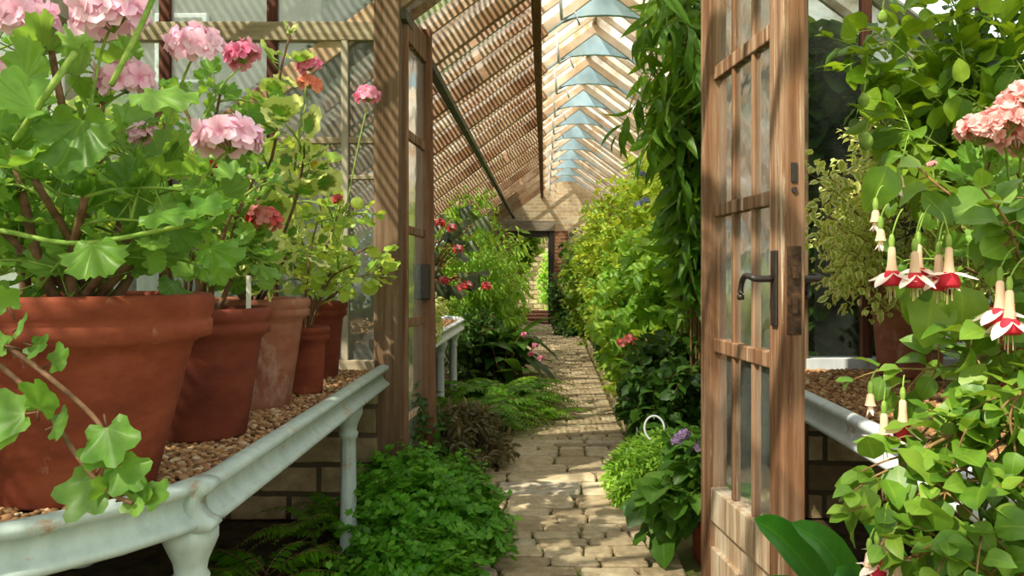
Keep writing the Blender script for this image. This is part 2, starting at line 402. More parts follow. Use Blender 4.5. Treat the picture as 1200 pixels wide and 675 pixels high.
M['yellow'] = petal_mat('yellow_petal', lin(236, 206, 70), lin(240, 220, 110))


# ---------------------------------------------------------------- leaf shapes
def blade(wf, n=6, fold=.25, curl=.25, wave=0., cols=2):
    """leaf of half-width wf(t) along y 0..1; fold = V across, curl = droop of the tip"""
    ts = np.linspace(0, 1, n + 1); us = np.linspace(-1, 1, 2 * cols - 1) if cols > 1 else np.array([-1, 1])
    V = []; E = []; A = []
    for t_ in ts:
        w = wf(t_)
        for u in us:
            V.append((u * w, t_, fold * abs(u) * w - curl * t_ * t_ + wave * math.sin(t_ * 11 + (1 if u > 0 else 2.5)) * abs(u) * w)); E.append(abs(u)); A.append(t_)
    k = len(us); Fc = [[i * k + j, i * k + j + 1, (i + 1) * k + j + 1, (i + 1) * k + j] for i in range(n) for j in range(k - 1)]
    V = np.array(V); V[:, 1] *= 1 - .25 * abs(curl) * V[:, 1]
    return V, [np.array(Fc)], np.array(E), np.array(A)


def disc_leaf(lobes=7, scal=.10, cup=.25, notch=.7, n=28, ripple=.06, depth=.12):
    """rounded lobed leaf on its stalk at the origin, reaching along y"""
    V = [(0, .02, 0)]; E = [0]; A = [0]
    for k, (r_, e_) in enumerate(((.45, .45), (.78, .78), (1., 1.))):
        for i in range(n + 1):
            a = -math.pi * (1 - .08) + 2 * math.pi * (1 - .08) * i / n
            rad = .52 * (1 - notch * .45 * (abs(a) / math.pi) ** 6) * (1 + depth * (abs(math.cos(a * lobes / 2)) - .6)) * (1 + scal * .5 * math.cos(a * lobes * 3) * (k == 2))
            x = math.sin(a) * rad * r_; y = .30 + math.cos(a) * rad * r_ if k else .18 + math.cos(a) * rad * r_
            V.append((x, y, cup * (r_ ** 2) * .5 * .5 + ripple * math.cos(a * lobes) * r_ ** 2)); E.append(e_); A.append(r_)
    Fc = [[0, 1 + i + 1, 1 + i] for i in range(n)]; Q = []
    for k in range(2):
        b0 = 1 + k * (n + 1); b1 = b0 + n + 1
        Q += [[b0 + i, b0 + i + 1, b1 + i + 1, b1 + i] for i in range(n)]
    return np.array(V, float), [np.array(Fc), np.array(Q)], np.array(E, float), np.array(A, float)


def fan_leaf():
    V = [(0, 0, 0)]; n = 6
    for i in range(n + 1):
        a = -1.1 + 2.2 * i / n; r_ = .9 + .12 * math.cos(i * 3.1); V.append((math.sin(a) * r_ * .75, math.cos(a) * r_, -.12 * (i % 2)))
    Fc = [[0, i + 2, i + 1] for i in range(n)]
    return np.array(V), [np.array(Fc)], np.array([0] + [.6] * (n + 1)), np.array([0] + [1.] * (n + 1))


def half(t_, a, b, w):  # bell a..b exponents
    return w * (max(t_, 1e-4) ** a) * (max(1 - t_, 0) ** b) / ((a / (a + b)) ** a * (b / (a + b)) ** b)


T = {}
T['ovate'] = [blade(lambda t_: half(t_, .55, .85, .32) + .004, 7, f, c, w_) for f, c, w_ in ((.3, .2, .1), (.45, .35, .15), (.15, .05, .12), (.5, .5, .1))]
T['ovate_lo'] = [blade(lambda t_: half(t_, .6, .8, .32) + .004, 3, f, c) for f, c in ((.3, .2), (.45, .4), (.15, .05))]
T['lance'] = [blade(lambda t_: half(t_, .8, 1.1, .15) + .003, 7, f, c, .08) for f, c in ((.3, .25), (.4, .55), (.2, .8))]
T['lance_lo'] = [blade(lambda t_: half(t_, .8, 1.1, .16) + .003, 4, f, c) for f, c in ((.3, .25), (.4, .55), (.2, .8))]
T['broad'] = [blade(lambda t_: half(t_, .5, .9, .40) + .004, 7, f, c, .15) for f, c in ((.2, .3), (.35, .5), (.15, .15))]
T['strap'] = [blade(lambda t_: half(t_, .18, .35, .075) + .001, 14, .35, c) for c in (.3, .5, .75)]
T['pinna'] = [blade(lambda t_: half(t_, .3, .6, .16) + .004, 3, .2, c) for c in (.1, .25)]
T['disc'] = [disc_leaf(7, .1, c, .8, 28, rp) for c, rp in ((.5, .04), (.2, .07), (-.25, .05))]
def gdisc(c, rp):
    V, Fc, E, A = disc_leaf(7, .16, c, .8, 42, rp, .16); n = 42
    E = np.concatenate([[0]] + [np.abs(((np.arange(n + 1) / 6.) + .5) % 1 - .5) * 2 for _ in range(3)]); E[1 + n + 1:] = E[1 + n + 1:]
    V[:, 2] += .03 * E * A
    return V, Fc, E, A
T['gdisc'] = [gdisc(c, rp) for c, rp in ((.5, .05), (.2, .08), (-.3, .06), (.8, .05))]
T['disc_lo'] = [disc_leaf(5, .05, c, .8, 12, .06) for c in (.4, .1)]
T['ivy'] = [disc_leaf(5, .04, c, .8, 20, .05, .5) for c in (.3, -.1)]
T['fan'] = [fan_leaf()]
T['petal'] = [blade(lambda t_: half(t_, .9, .35, .36) + .01, 4, .1, c, .1) for c in (.2, .45, -.1)]
T['sepal'] = [blade(lambda t_: half(t_, .4, .8, .16) + .005, 5, .3, c) for c in (-.35, -.12)]


def put(mb, kind, org, axis, nrm, size, mat=0, wide=1., rnd=None):
    org = np.asarray(org, float).reshape(-1, 3); N = len(org)
    if N == 0: return
    axis = np.broadcast_to(axis, (N, 3)); nrm = np.broadcast_to(nrm, (N, 3)); size = np.broadcast_to(size, (N,)); wide = np.broadcast_to(wide, (N,))
    rnd = R.rand(N) if rnd is None else np.broadcast_to(rnd, (N,))
    c = R.randint(len(T[kind]), size=N)
    for i, tpl in enumerate(T[kind]):
        k = c == i
        if k.any(): mb.inst(tpl, org[k], axis[k], nrm[k], size[k], mat, rnd[k], wide[k])


def bez(a, b, c, n=8):
    t_ = np.linspace(0, 1, n)[:, None]; return (1 - t_) ** 2 * np.array(a) + 2 * t_ * (1 - t_) * np.array(b) + t_ ** 2 * np.array(c)


def smooth_path(pts, n=6):
    p = np.asarray(pts, float)
    if len(p) < 3: return np.linspace(p[0], p[-1], n + 1)
    q = np.vstack([2 * p[0] - p[1], p, 2 * p[-1] - p[-2]]); out = []
    for i in range(1, len(q) - 2):
        for t_ in np.linspace(0, 1, n, endpoint=False):
            out.append(.5 * (2 * q[i] + (q[i + 1] - q[i - 1]) * t_ + (2 * q[i - 1] - 5 * q[i] + 4 * q[i + 1] - q[i + 2]) * t_ ** 2 + (3 * q[i] - q[i - 1] - 3 * q[i + 1] + q[i + 2]) * t_ ** 3))
    out.append(p[-1]); return np.array(out)


def leafy(fol, stm, path, kind, size, step, start=.2, droop=.2, up=.8, petiole=.02, pair=True, r0=.004, r1=.0015, smat=0, lmat=0, jitter=.35, sides=5, wide=1., sp=.0):
    """a stem along path with leaves set on it"""
    p = np.asarray(path, float); seg = np.linalg.norm(np.diff(p, axis=0), axis=1); s_ = np.concatenate([[0], np.cumsum(seg)]); L = s_[-1]
    if stm is not None: stm.tube(p, np.linspace(r0, r1, len(p)), sides, smat)
    n = max(1, int(L * (1 - start) / step)); ds = L * start + (np.arange(n) + R.rand(n) * .6) * step; ds = np.minimum(ds, L)
    pos = np.stack([np.interp(ds, s_, p[:, i]) for i in range(3)], 1); tg = nz(np.stack([np.interp(np.minimum(ds + .01, L), s_, p[:, i]) - np.interp(np.maximum(ds - .02, 0), s_, p[:, i]) for i in range(3)], 1))
    ref = np.where(np.abs(tg[:, 2:3]) < .85, np.array([[0, 0, 1.]]), np.array([[1., 0, 0]])); x = nz(np.cross(tg, ref)); y = np.cross(tg, x)
    ph = np.arange(n) * (math.pi / 2 if pair else 2.4) + R.rand() * 6
    O = []; Ax = []; N_ = []; S = []
    for q in ((0, math.pi) if pair else (0,)):
        a = ph + q + R.randn(n) * jitter; rad = np.cos(a)[:, None] * x + np.sin(a)[:, None] * y
        ax = nz(rad + tg * (.5 + .3 * R.rand(n, 1)) + np.array([0, 0, -droop]) + R.randn(n, 3) * jitter * .5)
        o = pos + ax * petiole; O.append(o); Ax.append(ax); N_.append(np.array([0, 0, up]) + R.randn(n, 3) * .35 + rad * .1 + np.array([0, -.25, 0])); S.append(size * (.65 + .6 * R.rand(n)) * (1 - sp * ds / L))
        if stm is not None and petiole > .015:
            for a_, b_ in zip(pos, o): stm.tube(np.array([a_, b_]), r1 * .8, 3, smat, cap=False)
    O = np.concatenate(O); put(fol, kind, O, np.concatenate(Ax), np.concatenate(N_), np.concatenate(S), lmat, wide)
    # tip leaves
    put(fol, kind, np.repeat(p[-1:], 2, 0), tg[-1] + R.randn(2, 3) * .4, np.array([0, -.3, 1.]), size * .6, lmat, wide)


def keep(p, base):
    """grow inside the house: below its glass and on its own side of the partition"""
    x, y, z = p
    if not (-2.15 < base[0] < 2.35 and -1.5 < base[1] < 16.4): return np.array(p)
    x = min(max(x, -2.02), 2.22); far = base[1] > 3.5
    y = min(max(y, 3.64), 16.2) if far else min(y, 3.38)
    top = min(2.83 + .74 * (x + .1), 3.2222 - .74 * (x - .43)) + (0 if far else 1.0) - .22
    return np.array([x, y, min(z, top)])


def bush(name, label, cat, base, center, rad, stems, twigs, kind, size, leaf, stem='bstem', step=.04, droop=.2, pair=True, up=.8, r0=.008, twig_len=.25, petiole=.01, group=None, root=None, build=True, spread=.08, wide=1., start=.1, lo=None):
    base = np.array(base, float); center = np.array(center, float); rad = np.array(rad, float)
    fol = MB(); stm = MB()
    for i in range(stems):
        d = nz(R.randn(3)); tip = center + d * rad * R.uniform(.5, 1.) ** .5
        if tip[2] < .05 + (lo or 0): tip[2] = .05 + R.rand() * .1 + (lo or 0)
        tip = keep(tip, base); b = base + np.array([R.randn() * spread, R.randn() * spread, 0])
        mid = np.array([b[0] * .6 + tip[0] * .4, b[1] * .6 + tip[1] * .4, b[2] * .35 + tip[2] * .65 + .1 * rad[2]])
        pth = bez(b, mid, tip, 9); leafy(fol, stm, pth, kind, size, step, .45, droop, up, petiole, pair, r0, r0 * .3, wide=wide)
        for k in range(twigs):
            j = R.randint(4, 9); o = pth[j]; d2 = nz(R.randn(3) + nz(tip - center) * .8 + np.array([0, -.15, .25])); L = twig_len * R.uniform(.5, 1.2)
            e = o + d2 * L; q = (e - center) / (rad * 1.15); qn = np.linalg.norm(q)
            if qn > 1: e = center + (e - center) / qn
            if np.linalg.norm(e - o) < .04: continue
            e = keep(e, base); e[2] = max(e[2], .03 + (lo or 0))
            leafy(fol, stm, bez(o, (o + e) / 2 + np.array([0, 0, .15 * L]), e + np.array([0, 0, -droop * .2 * L]), 6), kind, size, step, start, droop, up, petiole, pair, r0 * .35, r0 * .15, sides=4, wide=wide)
    if not build: return fol, stm
    rt = root or thing(name, label, cat, base, group)
    stm.build('stems', M[stem], rt); fol.build('foliage', M[leaf], rt)
    return rt


def fern(name, label, base, n, length, leaf='fern', arch=.5, pin=.09, group=None, az=None, tilt=(.3, 1.0), npin=22, kind='pinna'):
    rt = thing(name, label, 'fern', base, group); fol = MB(); stm = MB(); base = np.array(base, float)
    for i in range(n):
        a = R.uniform(*(az or (0, 6.283))); L = length * R.uniform(.6, 1.1); el = R.uniform(*tilt)
        h = np.array([math.cos(a), math.sin(a), 0]); o = base + h * .03 + R.randn(3) * np.array([.05, .05, 0])
        p1 = o + (h * math.cos(el) + np.array([0, 0, math.sin(el)])) * L * .55; p2 = o + h * L * (.75 + .25 * math.cos(el)) * .95 + np.array([0, 0, L * (math.sin(el) * .55 - arch)])
        p2[2] = max(p2[2], base[2] + .02)
        p = bez(o, p1, p2, 14); stm.tube(p, np.linspace(.0025, .0008, 14), 4)
        ts = np.linspace(.12, 1, npin); idx = ts * 13; lo_ = np.minimum(idx.astype(int), 12); fr = (idx - lo_)[:, None]; pos = p[lo_] * (1 - fr) + p[lo_ + 1] * fr; tg = nz(p[lo_ + 1] - p[lo_])
        side = nz(np.cross(tg, np.array([0, 0, 1.]))); nr = np.cross(side, tg); sz = pin * np.sin(np.clip(ts * 1.0, 0, 1) ** .6 * math.pi * .93 + .18) * (L / length)
        for sgn in (-1, 1):
            ax = side * sgn + tg * .45 + np.array([0, 0, -.22]) + R.randn(npin, 3) * .08
            put(fol, kind, pos, ax, nr + R.randn(npin, 3) * .15, np.maximum(sz, .015), 0, 1.0 if kind == 'pinna' else 1., rnd=np.clip(R.rand() * .6 + R.rand(npin) * .4, 0, 1))
    stm.build('stalks', M['bstem'], rt); fol.build('fronds', M[leaf], rt); return rt


def umbel(r=.04, n=24, petal=.02, flat=.75, double=False):
    """flower head: florets of five petals on stalks from one point at the origin; mat 0 petals, 1 stalks"""
    mb = MB()
    for i in range(n):
        z = 1 - (i + .5) / n * 1.25; a = i * 2.4; s_ = math.sqrt(max(0, 1 - z * z)); d = nz(np.array([math.cos(a) * s_, math.sin(a) * s_, z * flat + .12]) + R.randn(3) * .1)
        o = d * r * R.uniform(.85, 1.05) * np.array([1, 1, flat]); c0 = np.array([0, 0, -r * .55])
        mb.tube(np.array([c0, c0 * .3 + o * .6, o]), .0009, 4, 1, cap=False)
        x = nz(np.cross(d, [0.1, .3, 1.])); y = np.cross(d, x); np_ = 9 if double else 5; k = np.arange(np_) * 2 * math.pi / np_ * (1.0 if not double else 1.618) + R.rand() * 6
        ax = np.cos(k)[:, None] * x + np.sin(k)[:, None] * y + d * (.35 if not double else R.uniform(.2, 1.2, (np_, 1)))
        put(mb, 'petal', np.repeat(o[None], np_, 0), ax, np.repeat(d[None], np_, 0) * 1., petal * R.uniform(.85, 1.15, np_), 0, rnd=np.full(np_, R.rand()))
    return mb


HEADS = {}


def head_mesh(key, mat, **kw):
    o = umbel(**kw).build('flower_head', [M[mat], M['gstem']]); me = o.data; bpy.data.objects.remove(o); HEADS[key] = me


head_mesh('pink', 'pink', r=.05, n=26, petal=.034, flat=.6)
head_mesh('pink_b', 'pink', r=.05, n=22, petal=.036, flat=.6)
head_mesh('deep', 'deep', r=.032, n=22, petal=.022)
head_mesh('red', 'red', r=.03, n=18, petal=.022)
head_mesh('orange', 'orange', r=.02, n=10, petal=.02)
head_mesh('salmon', 'salmon', r=.05, n=30, petal=.024, double=True)
head_mesh('purple', 'purple', r=.02, n=16, petal=.014)
head_mesh('small_red', 'red', r=.018, n=7, petal=.018)
head_mesh('small_yellow', 'yellow', r=.018, n=7, petal=.016)
head_mesh('small_blue', 'bluef', r=.022, n=9, petal=.018)
head_mesh('small_pink', 'deep', r=.02, n=7, petal=.02)


def head(parent, key, pos, scale=1., tilt=(0, 0), name='flower_head'):
    o = bpy.data.objects.new(name, HEADS[key]); COL.objects.link(o); o.parent = parent
    o.location = tuple(np.array(pos) - np.array(WPOS[parent.name])); o.scale = (scale,) * 3; o.rotation_euler = (tilt[0], tilt[1], R.rand() * 6)
    return o

# ================================================================ SETTING
XL, XR, YP, YE = -2.15, 2.35, 3.5, 16.4      # side walls, partition, gable
XA, XV = .43, -.03                            # roof apex, edge of the lath shading
zl = lambda x: 2.83 + .74 * (x + .1)
zr = lambda x: zl(XA) - .74 * (x - XA)
zroof = lambda x: zl(x) if x < XA else zr(x)

# ---- ground
mb = MB(); mb.box((0, 8, -.30), (90, 110, .4)); struct(mb.build('ground_outside', M['lawn'], smooth=False), 'green ground outside the glasshouse')
mb = MB(); mb.box(((XL + XR) / 2, 7.2, -.085), (XR - XL, 18.6, .15)); struct(mb.build('floor', M['bed'], smooth=False), 'dark planting soil either side of the path')
mb = MB(); mb.box((.06, 7.2, -.045), (1.22, 18.5, .08)); struct(mb.build('floor_path_bedding', M['joint'], smooth=False), 'mossy joints under the path stones')

# ---- path of worn stone setts, rows across, colour stone by stone
mb = MB(); y = .2
def stone(x0, x1, y0, y1, rnd):
    g = .0045; h = .014 + R.rand() * .007; x0 += g * R.uniform(.6, 1.5); x1 -= g * R.uniform(.6, 1.5); y0 += g * R.uniform(.5, 1.3); y1 -= g * R.uniform(.5, 1.3)
    if x1 - x0 < .02 or y1 - y0 < .02: return
    nx = max(3, int((x1 - x0) / .03)); ny = 4; ring = []
    for i in range(nx): ring.append((x0 + (x1 - x0) * i / nx, y0))
    for i in range(ny): ring.append((x1, y0 + (y1 - y0) * i / ny))
    for i in range(nx): ring.append((x1 - (x1 - x0) * i / nx, y1))
    for i in range(ny): ring.append((x0, y1 - (y1 - y0) * i / ny))
    ring = np.array(ring); c_ = ring.mean(0); dd = (ring - c_) / np.array([(x1 - x0) / 2, (y1 - y0) / 2])
    cr = np.clip(np.abs(dd[:, 0]) * np.abs(dd[:, 1]), 0, 1)[:, None]
    ring = ring + R.randn(len(ring), 2) * .0035; ring = c_ + (ring - c_) * (1 - .045 * cr)
    n = len(ring); b = min(.008, (y1 - y0) * .12); inn = c_ + (ring - c_) * np.array([1 - 2 * b / (x1 - x0), 1 - 2 * b / (y1 - y0)])
    tl = R.randn(2) * .006
    zt = lambda q, z: z + (q - c_) @ tl
    v = np.concatenate([np.c_[ring, np.full(n, -.02)], np.c_[ring, zt(ring, h - .007)], np.c_[inn, zt(inn, h)]])
    i = np.arange(n); j = (i + 1) % n
    mb.add(v, [np.concatenate([np.stack([i, j, n + j, n + i], 1), np.stack([n + i, n + j, 2 * n + j, 2 * n + i], 1)]), (2 * n + i)[None]], 0, (0, 0, rnd))
while y < 16.2:
    near = y < 4.9
    dy = R.uniform(.08, .13) if (near and R.rand() < .75) else R.uniform(.06, .10)
    flag = near and R.rand() < .35
    if 3.55 < y < 4.6: dy = R.uniform(.14, .24); flag = True
    if y > 8.5: dy = R.uniform(.09, .16)
    x = -.50; x_end = .52 + .012 * max(0, y - 4)
    while x < x_end:
        w_ = R.uniform(.08, .19) if not near else R.uniform(.10, .26)
        if flag: w_ *= 1.9 if x < .05 else 1.3
        w_ = min(w_, x_end - x) if x_end - x - w_ > .06 else x_end - x
        stone(x, x + w_, y, y + dy, np.clip(R.rand() * .8 + (.2 if flag else 0), 0, 1)); x += w_
    y += dy
struct(mb.build('floor_path', M['path'], smooth=False), 'worn stone sett path running to the far doorway', 'path')
mb = MB(); y = 4.2
while y < 15.5:                                # low edging stones on the right
    L = R.uniform(.18, .4); xe = .56 + .012 * (y - 4); mb.box((xe + .04, y + L / 2, .03), (.08 + R.rand() * .03, L - .015, .11 + R.rand() * .04), rot=None, lf=(0, 0, R.rand())); y += L
struct(mb.build('floor_path_edging', M['path'], smooth=False, bevel=.012), 'low stone edging along the right of the path')

# ---- far gable with the doorway
yg = YE; gx0, gx1, gz = -.66, .20, 1.97
mb = MB()
t_ = .3
mb.prism([(XL, 0), (gx0, 0), (gx0, gz), (XL, gz)][::1], yg, yg + t_)
mb.prism([(gx1, 0), (XR, 0), (XR, zr(XR)), (gx1, gz + .1)], yg, yg + t_)
mb.prism([(XL, zl(XL)), (XL, gz), (gx0, gz), (gx1, gz), (gx1, gz + .1), (XR, zr(XR)), (XA, zl(XA))] if zl(XL) > gz else [(-1.2, gz), (gx1, gz), (gx1, gz + .1), (XR, zr(XR)), (XA, zl(XA)), (-1.2, zl(-1.2))], yg, yg + t_)
struct(mb.build('wall_back', M['brick'], smooth=False), 'sunlit pale brick gable at the far end of the path')
wd = setting('door_1', (-.23, yg, 0), 'open far doorway in the brick gable', 'doorway')
mb = MB(); mb.box((-.27, yg - .03, gz + .13), (1.0, .2, .22)); mb.build('lintel', M['lintel'], wd, False, .01)
mb = MB(); mb.box((gx1 - .06, yg - .01, gz / 2), (.12, .18, gz)); mb.build('door_frame', M['black'], wd, False, .008)
mb = MB(); mb.box((gx0 + .03, yg + .05, gz / 2), (.06, .18, gz)); mb.build('door_frame', M['black'], wd, False, .008)
mb = MB(); mb.box(((gx0 + gx1) / 2, yg + .08, gz - .04), (gx1 - gx0, .3, .12)); mb.build('door_head', M['black'], wd, False, .008)
mb = MB()
for i in range(4): mb.box((-.22, yg + .25 + i * .34, -.02 + i * .055), (.95, .34, .14 + i * .02))
mb.build('door_step', M['brickred'], wd, False, .01)
mb = MB(); mb.box((gx1 + .16, yg - .02, 1.0), (.3, .1, 2.0)); struct(mb.build('trim_1', M['brickred'], smooth=False), 'red brick jamb right of the far doorway')
mb = MB(); mb.box((gx0 - .17, yg - .02, 1.0), (.32, .1, 2.0)); struct(mb.build('trim_2', M['brickred'], smooth=False), 'red brick jamb left of the far doorway')
mb = MB(); mb.box((0, 21.5, 1.3), (9, .3, 2.7)); struct(mb.build('wall_garden', M['stone'], smooth=False), 'garden wall seen through the far doorway')

# ---- side walls: low masonry, mullions, panes
UP = 1.0                                       # the near bay stands this much taller
for side, X, s_, nm in (('left', XL, 1, 1), ('right', XR, -1, 2)):
    zd = .62
    mb = MB(); mb.box((X, 7.4, zd / 2), (.16, 18.4, zd)); struct(mb.build('wall_' + side, M['stone'], smooth=False), 'low masonry wall under the %s glazing' % side)
    for part_, ya, yb, ze, n_ in (('beyond', YP, YE, zroof(X), nm), ('beside the near benches', -1.8, YP, zroof(X) + UP, nm + 4)):
        ym = (ya + yb) / 2; L = yb - ya
        wn = setting('window_%d' % n_, (X, ym, zd), 'run of side glazing on the %s, %s' % (side, part_), 'glazing')
        mb = MB(); mb.box((X, ym, zd + .03), (.14, L, .06)); mb.build('window_sill', M['rail'], wn, False)
        mb = MB(); mb.box((X, ym, ze - .05), (.12, L, .1)); mb.build('wall_plate', M['barwood'], wn, False)
        for i in range(int(L / .62) + 1):
            yy = yb - .03 - i * .62
            mb = MB(); mb.box((X, yy, (zd + ze) / 2), (.06, .045, ze - zd)); mb.build('mullion', M['barwood'], wn, False)
        mb = MB(); mb.box((X, ym, (zd + ze) / 2), (.005, L - .05, ze - zd)); mb.build('pane', M['glass'], wn, False)

# ---- roof
up = lambda s_: nz(np.array([-.74 * s_, 0, 1.]))
ROT = np.array([[.804, 0, -.595], [0, 1, 0], [.595, 0, .804]])
PITCH = .029


def build_roof(label, rows, ya, yb, dz, near):
    roof = setting('ceiling', (0, (ya + yb) / 2, 2.8 + dz), label, 'roof')
    zl_ = lambda x: zl(x) + dz
    zr_ = lambda x: zr(x) + dz
    for yk in rows:
        mb = MB(); mb.bar((XL, yk, zl_(XL) - .05), (XV + .03, yk, zl_(XV + .03) - .05), .05, .10, up(1)); mb.build('rafter', M['rafter'], roof, False, .006)
        mb = MB(); mb.bar((XV, yk, zl_(XV) - .05), (XA + .03, yk, zl_(XA + .03) - .05), .042, .07, up(1)); mb.bar((XA - .03, yk, zr_(XA - .03) - .05), (XR, yk, zr_(XR) - .05), .038, .066, up(-1)); mb.build('rafter', M['cream'], roof, False, .005)
        if not near:
            hw = .42; za = zl_(XA) - .10                # blue arched collar under the apex
            arc = [(XA + hw * 1.02 * math.cos(a), za - .74 * hw + .14 * math.sin(a)) for a in np.linspace(.0, math.pi, 13)]
            mb = MB(); n = 13; tp = [(x, za - .74 * abs(x - XA)) for x, _ in arc]
            for i in range(n - 1): mb.prism([arc[i], arc[i + 1], tp[i + 1], tp[i]], yk - .02, yk + .02)
            mb.build('arched_collar', M['blue'], roof, False)
            mb = MB(); mb.tube(np.array([(XL + .06 + .9 * (1 - math.cos(a)) * .95, yk + .02, zl_(XL) - .55 + .85 * math.sin(a)) for a in np.linspace(0, 1.35, 9)]), .03, 6); mb.build('curved_bracket', M['blue'], roof)
            mb = MB(); xb = XV + .12; zb = zl_(xb) - .12
            mb.tube([(xb, yk + .3, zb + .08), (xb + .02, yk + .3, zb - .16)], .012, 6); mb.tube([(xb + .02, yk + .3, zb - .16), (xb + .1, yk + .28, zb - .12), (xb + .13, yk + .28, zb - .2)], .008, 6)
            mb.build('vent_rod', M['iron_white'], roof)
        y2 = min(yk + 1.0, yb)
        for j in (1, 2):                                # slim glazing bars between rafters
            yy = yk + j / 3
            if yy > yb - .1: continue
            mb = MB(); mb.bar((XL, yy, zl_(XL) - .02), (XV, yy, zl_(XV) - .02), .026, .045, up(1)); mb.build('glazing_bar', M['lath'], roof, False)
            mb = MB(); mb.bar((XV, yy, zl_(XV) - .02), (XA, yy, zl_(XA) - .02), .026, .045, up(1)); mb.bar((XA, yy, zl_(XA) - .02), (XR, yy, zr_(XR) - .02), .026, .045, up(-1)); mb.build('glazing_bar', M['cream'], roof, False)
        mb = MB()                                       # lath shading, one screen to a bay
        gaps = LATH_GAPS_NEAR if near else LATH_GAPS
        for x in np.arange(XL + .02, XV, PITCH):
            if R.rand() < .02: continue
            segs = [(yk + .008, y2 - .008)]
            for g0, g1, h0, h1 in gaps:             # openings added in the laths to shape the sun patches
                if g0 < x < g1: segs = [q for a_, b_ in segs for q in ((a_, min(b_, h0)), (max(a_, h1), b_)) if q[1] - q[0] > .01]
            for a_, b_ in segs: mb.box((x, (a_ + b_) / 2, zl_(x) + .045), (.0185, b_ - a_, .006), rot=ROT)
        mb.build('lath_screen', M['lath'], roof, False)
    for (xa, xb), mat in (((XL, XV), 'glass_roof'), ((XV, XA), 'glass_white')):
        mb = MB(); mb.add([(xa, ya, zl_(xa)), (xb, ya, zl_(xb)), (xb, yb, zl_(xb)), (xa, yb, zl_(xa))], [[0, 1, 2, 3]]); mb.build('pane', M[mat], roof, False)
    mb = MB(); mb.add([(XA, ya, zl_(XA)), (XR, ya, zr_(XR)), (XR, yb, zr_(XR)), (XA, yb, zl_(XA))], [[0, 1, 2, 3]]); mb.build('pane', M['glass_roof' if near else 'glass_white'], roof, False)
    ym, L = (ya + yb) / 2, yb - ya
    mb = MB(); mb.box((XV - .02, ym, zl_(XV) - .14), (.06, L, .09)); mb.build('roof_beam', M['post_red'], roof, False, .006)
    mb = MB(); mb.box((-.655, ym, zl_(-.655) - .135), (.05, L, .05)); mb.build('purlin', M['purlin'], roof, False)
    mb = MB(); mb.box((XA, ym, zl_(XA) + .02), (.08, L, .05)); mb.build('ridge', M['barwood'], roof, False)


LATH_GAPS = []
LATH_GAPS_NEAR = [(-1.0, XV, -9, 1.0), (-.75, XV, 1.0, 2.0), (-1.92, -1.58, 1.90, 2.70), (-1.54, -1.36, 1.75, 2.45)]  # openings added to let sun onto the path and the right bench
build_roof('pitched glass roof with blue arched collars and lath shading on the left', [YP + .02 + i for i in range(13)], YP, YE, 0, False)
build_roof('taller glass roof over the near benches, lath shaded on the left', [-1.5 + i for i in range(5)], -1.5, YP, UP, True)

# ---- partition across the house
mb = MB(); mb.box((-1.45, YP + .02, .33), (1.4, .2, .66)); struct(mb.build('wall_partition_left', M['stone'], smooth=False, bevel=.01), 'rough stone wall behind the left bench')
mb = MB(); mb.box((1.77, YP + .05, .33), (1.16, .2, .66)); struct(mb.build('wall_partition_right', M['stone'], smooth=False), 'dark stone wall behind the right bench')
pl = P(455, 320, YP)
mb = MB(); mb.box((pl[0], YP, 1.65), (.115, .09, 3.30)); struct(mb.build('trim_3', M['post'], smooth=False, bevel=.006), 'tall weathered door post left of the path', 'post')
wl = setting('window_3', (-1.4, YP, .66), 'partition glazing behind the left bench', 'glazing')
xw0, xw1 = XL, pl[0] - .05
for v_, h_, nm in ((38, .085, 'top_rail'), (165, .03, 'glazing_bar'), (208, .022, 'glazing_bar')):
    z_ = P(0, v_, YP)[2]; mb = MB(); mb.box(((xw0 + xw1) / 2, YP, z_), (xw1 - xw0, .05 if h_ > .05 else .03, h_)); mb.build(nm, M['rail'], wl, False, .004)
mb = MB(); mb.box(((xw0 + xw1) / 2, YP, .68), (xw1 - xw0, .12, .05)); mb.build('window_sill', M['rail'], wl, False)
for u_, w_, m_ in ((405, .032, 'barwood'), (320, .045, 'rust_bar'), (195, .05, 'rust_bar'), (75, .075, 'post')):
    x_ = P(u_, 0, YP)[0]; top = min(2.2 if w_ < .04 else 9, zl(x_) + UP - .05); mb = MB(); mb.box((x_, YP, (.68 + top) / 2), (w_, .045, top - .68)); mb.build('mullion', M[m_], wl, False, .004)
mb = MB(); mb.add([(xw0, YP, .68), (xw1, YP, .68), (xw1, YP, zl(xw1) + UP), (xw0, YP, zl(xw0) + UP)], [[0, 1, 2, 3]]); mb.build('pane', M['glass_left'], wl, False)
wr = setting('window_4', (1.8, YP, .66), 'partition glazing behind the right bench', 'glazing')
xr0 = P(946, 0, YP)[0] - .02
for u_, w_, m_ in ((1014, .045, 'rust_bar'), (1150, .04, 'rust_bar')):
    x_ = P(u_, 0, YP)[0]; mb = MB(); mb.box((x_, YP, (.68 + zr(x_) + UP) / 2), (w_, .045, zr(x_) + UP - .68)); mb.build('mullion', M[m_], wr, False, .004)
mb = MB(); mb.add([(xr0, YP, .68), (XR, YP, .68), (XR, YP, zr(XR) + UP), (xr0, YP, zr(xr0) + UP)], [[0, 1, 2, 3]]); mb.build('pane', M['glass_right'], wr, False)
mb = MB(); mb.box(((xr0 + XR) / 2, YP, .69), (XR - xr0, .12, .05)); mb.build('window_sill', M['iron_white'], wr, False)
mb = MB(); mb.box((1.13, YP, 1.8), (.12, .09, 3.6)); struct(mb.build('trim_4', M['post'], smooth=False, bevel=.006), 'door post hidden behind the open door')

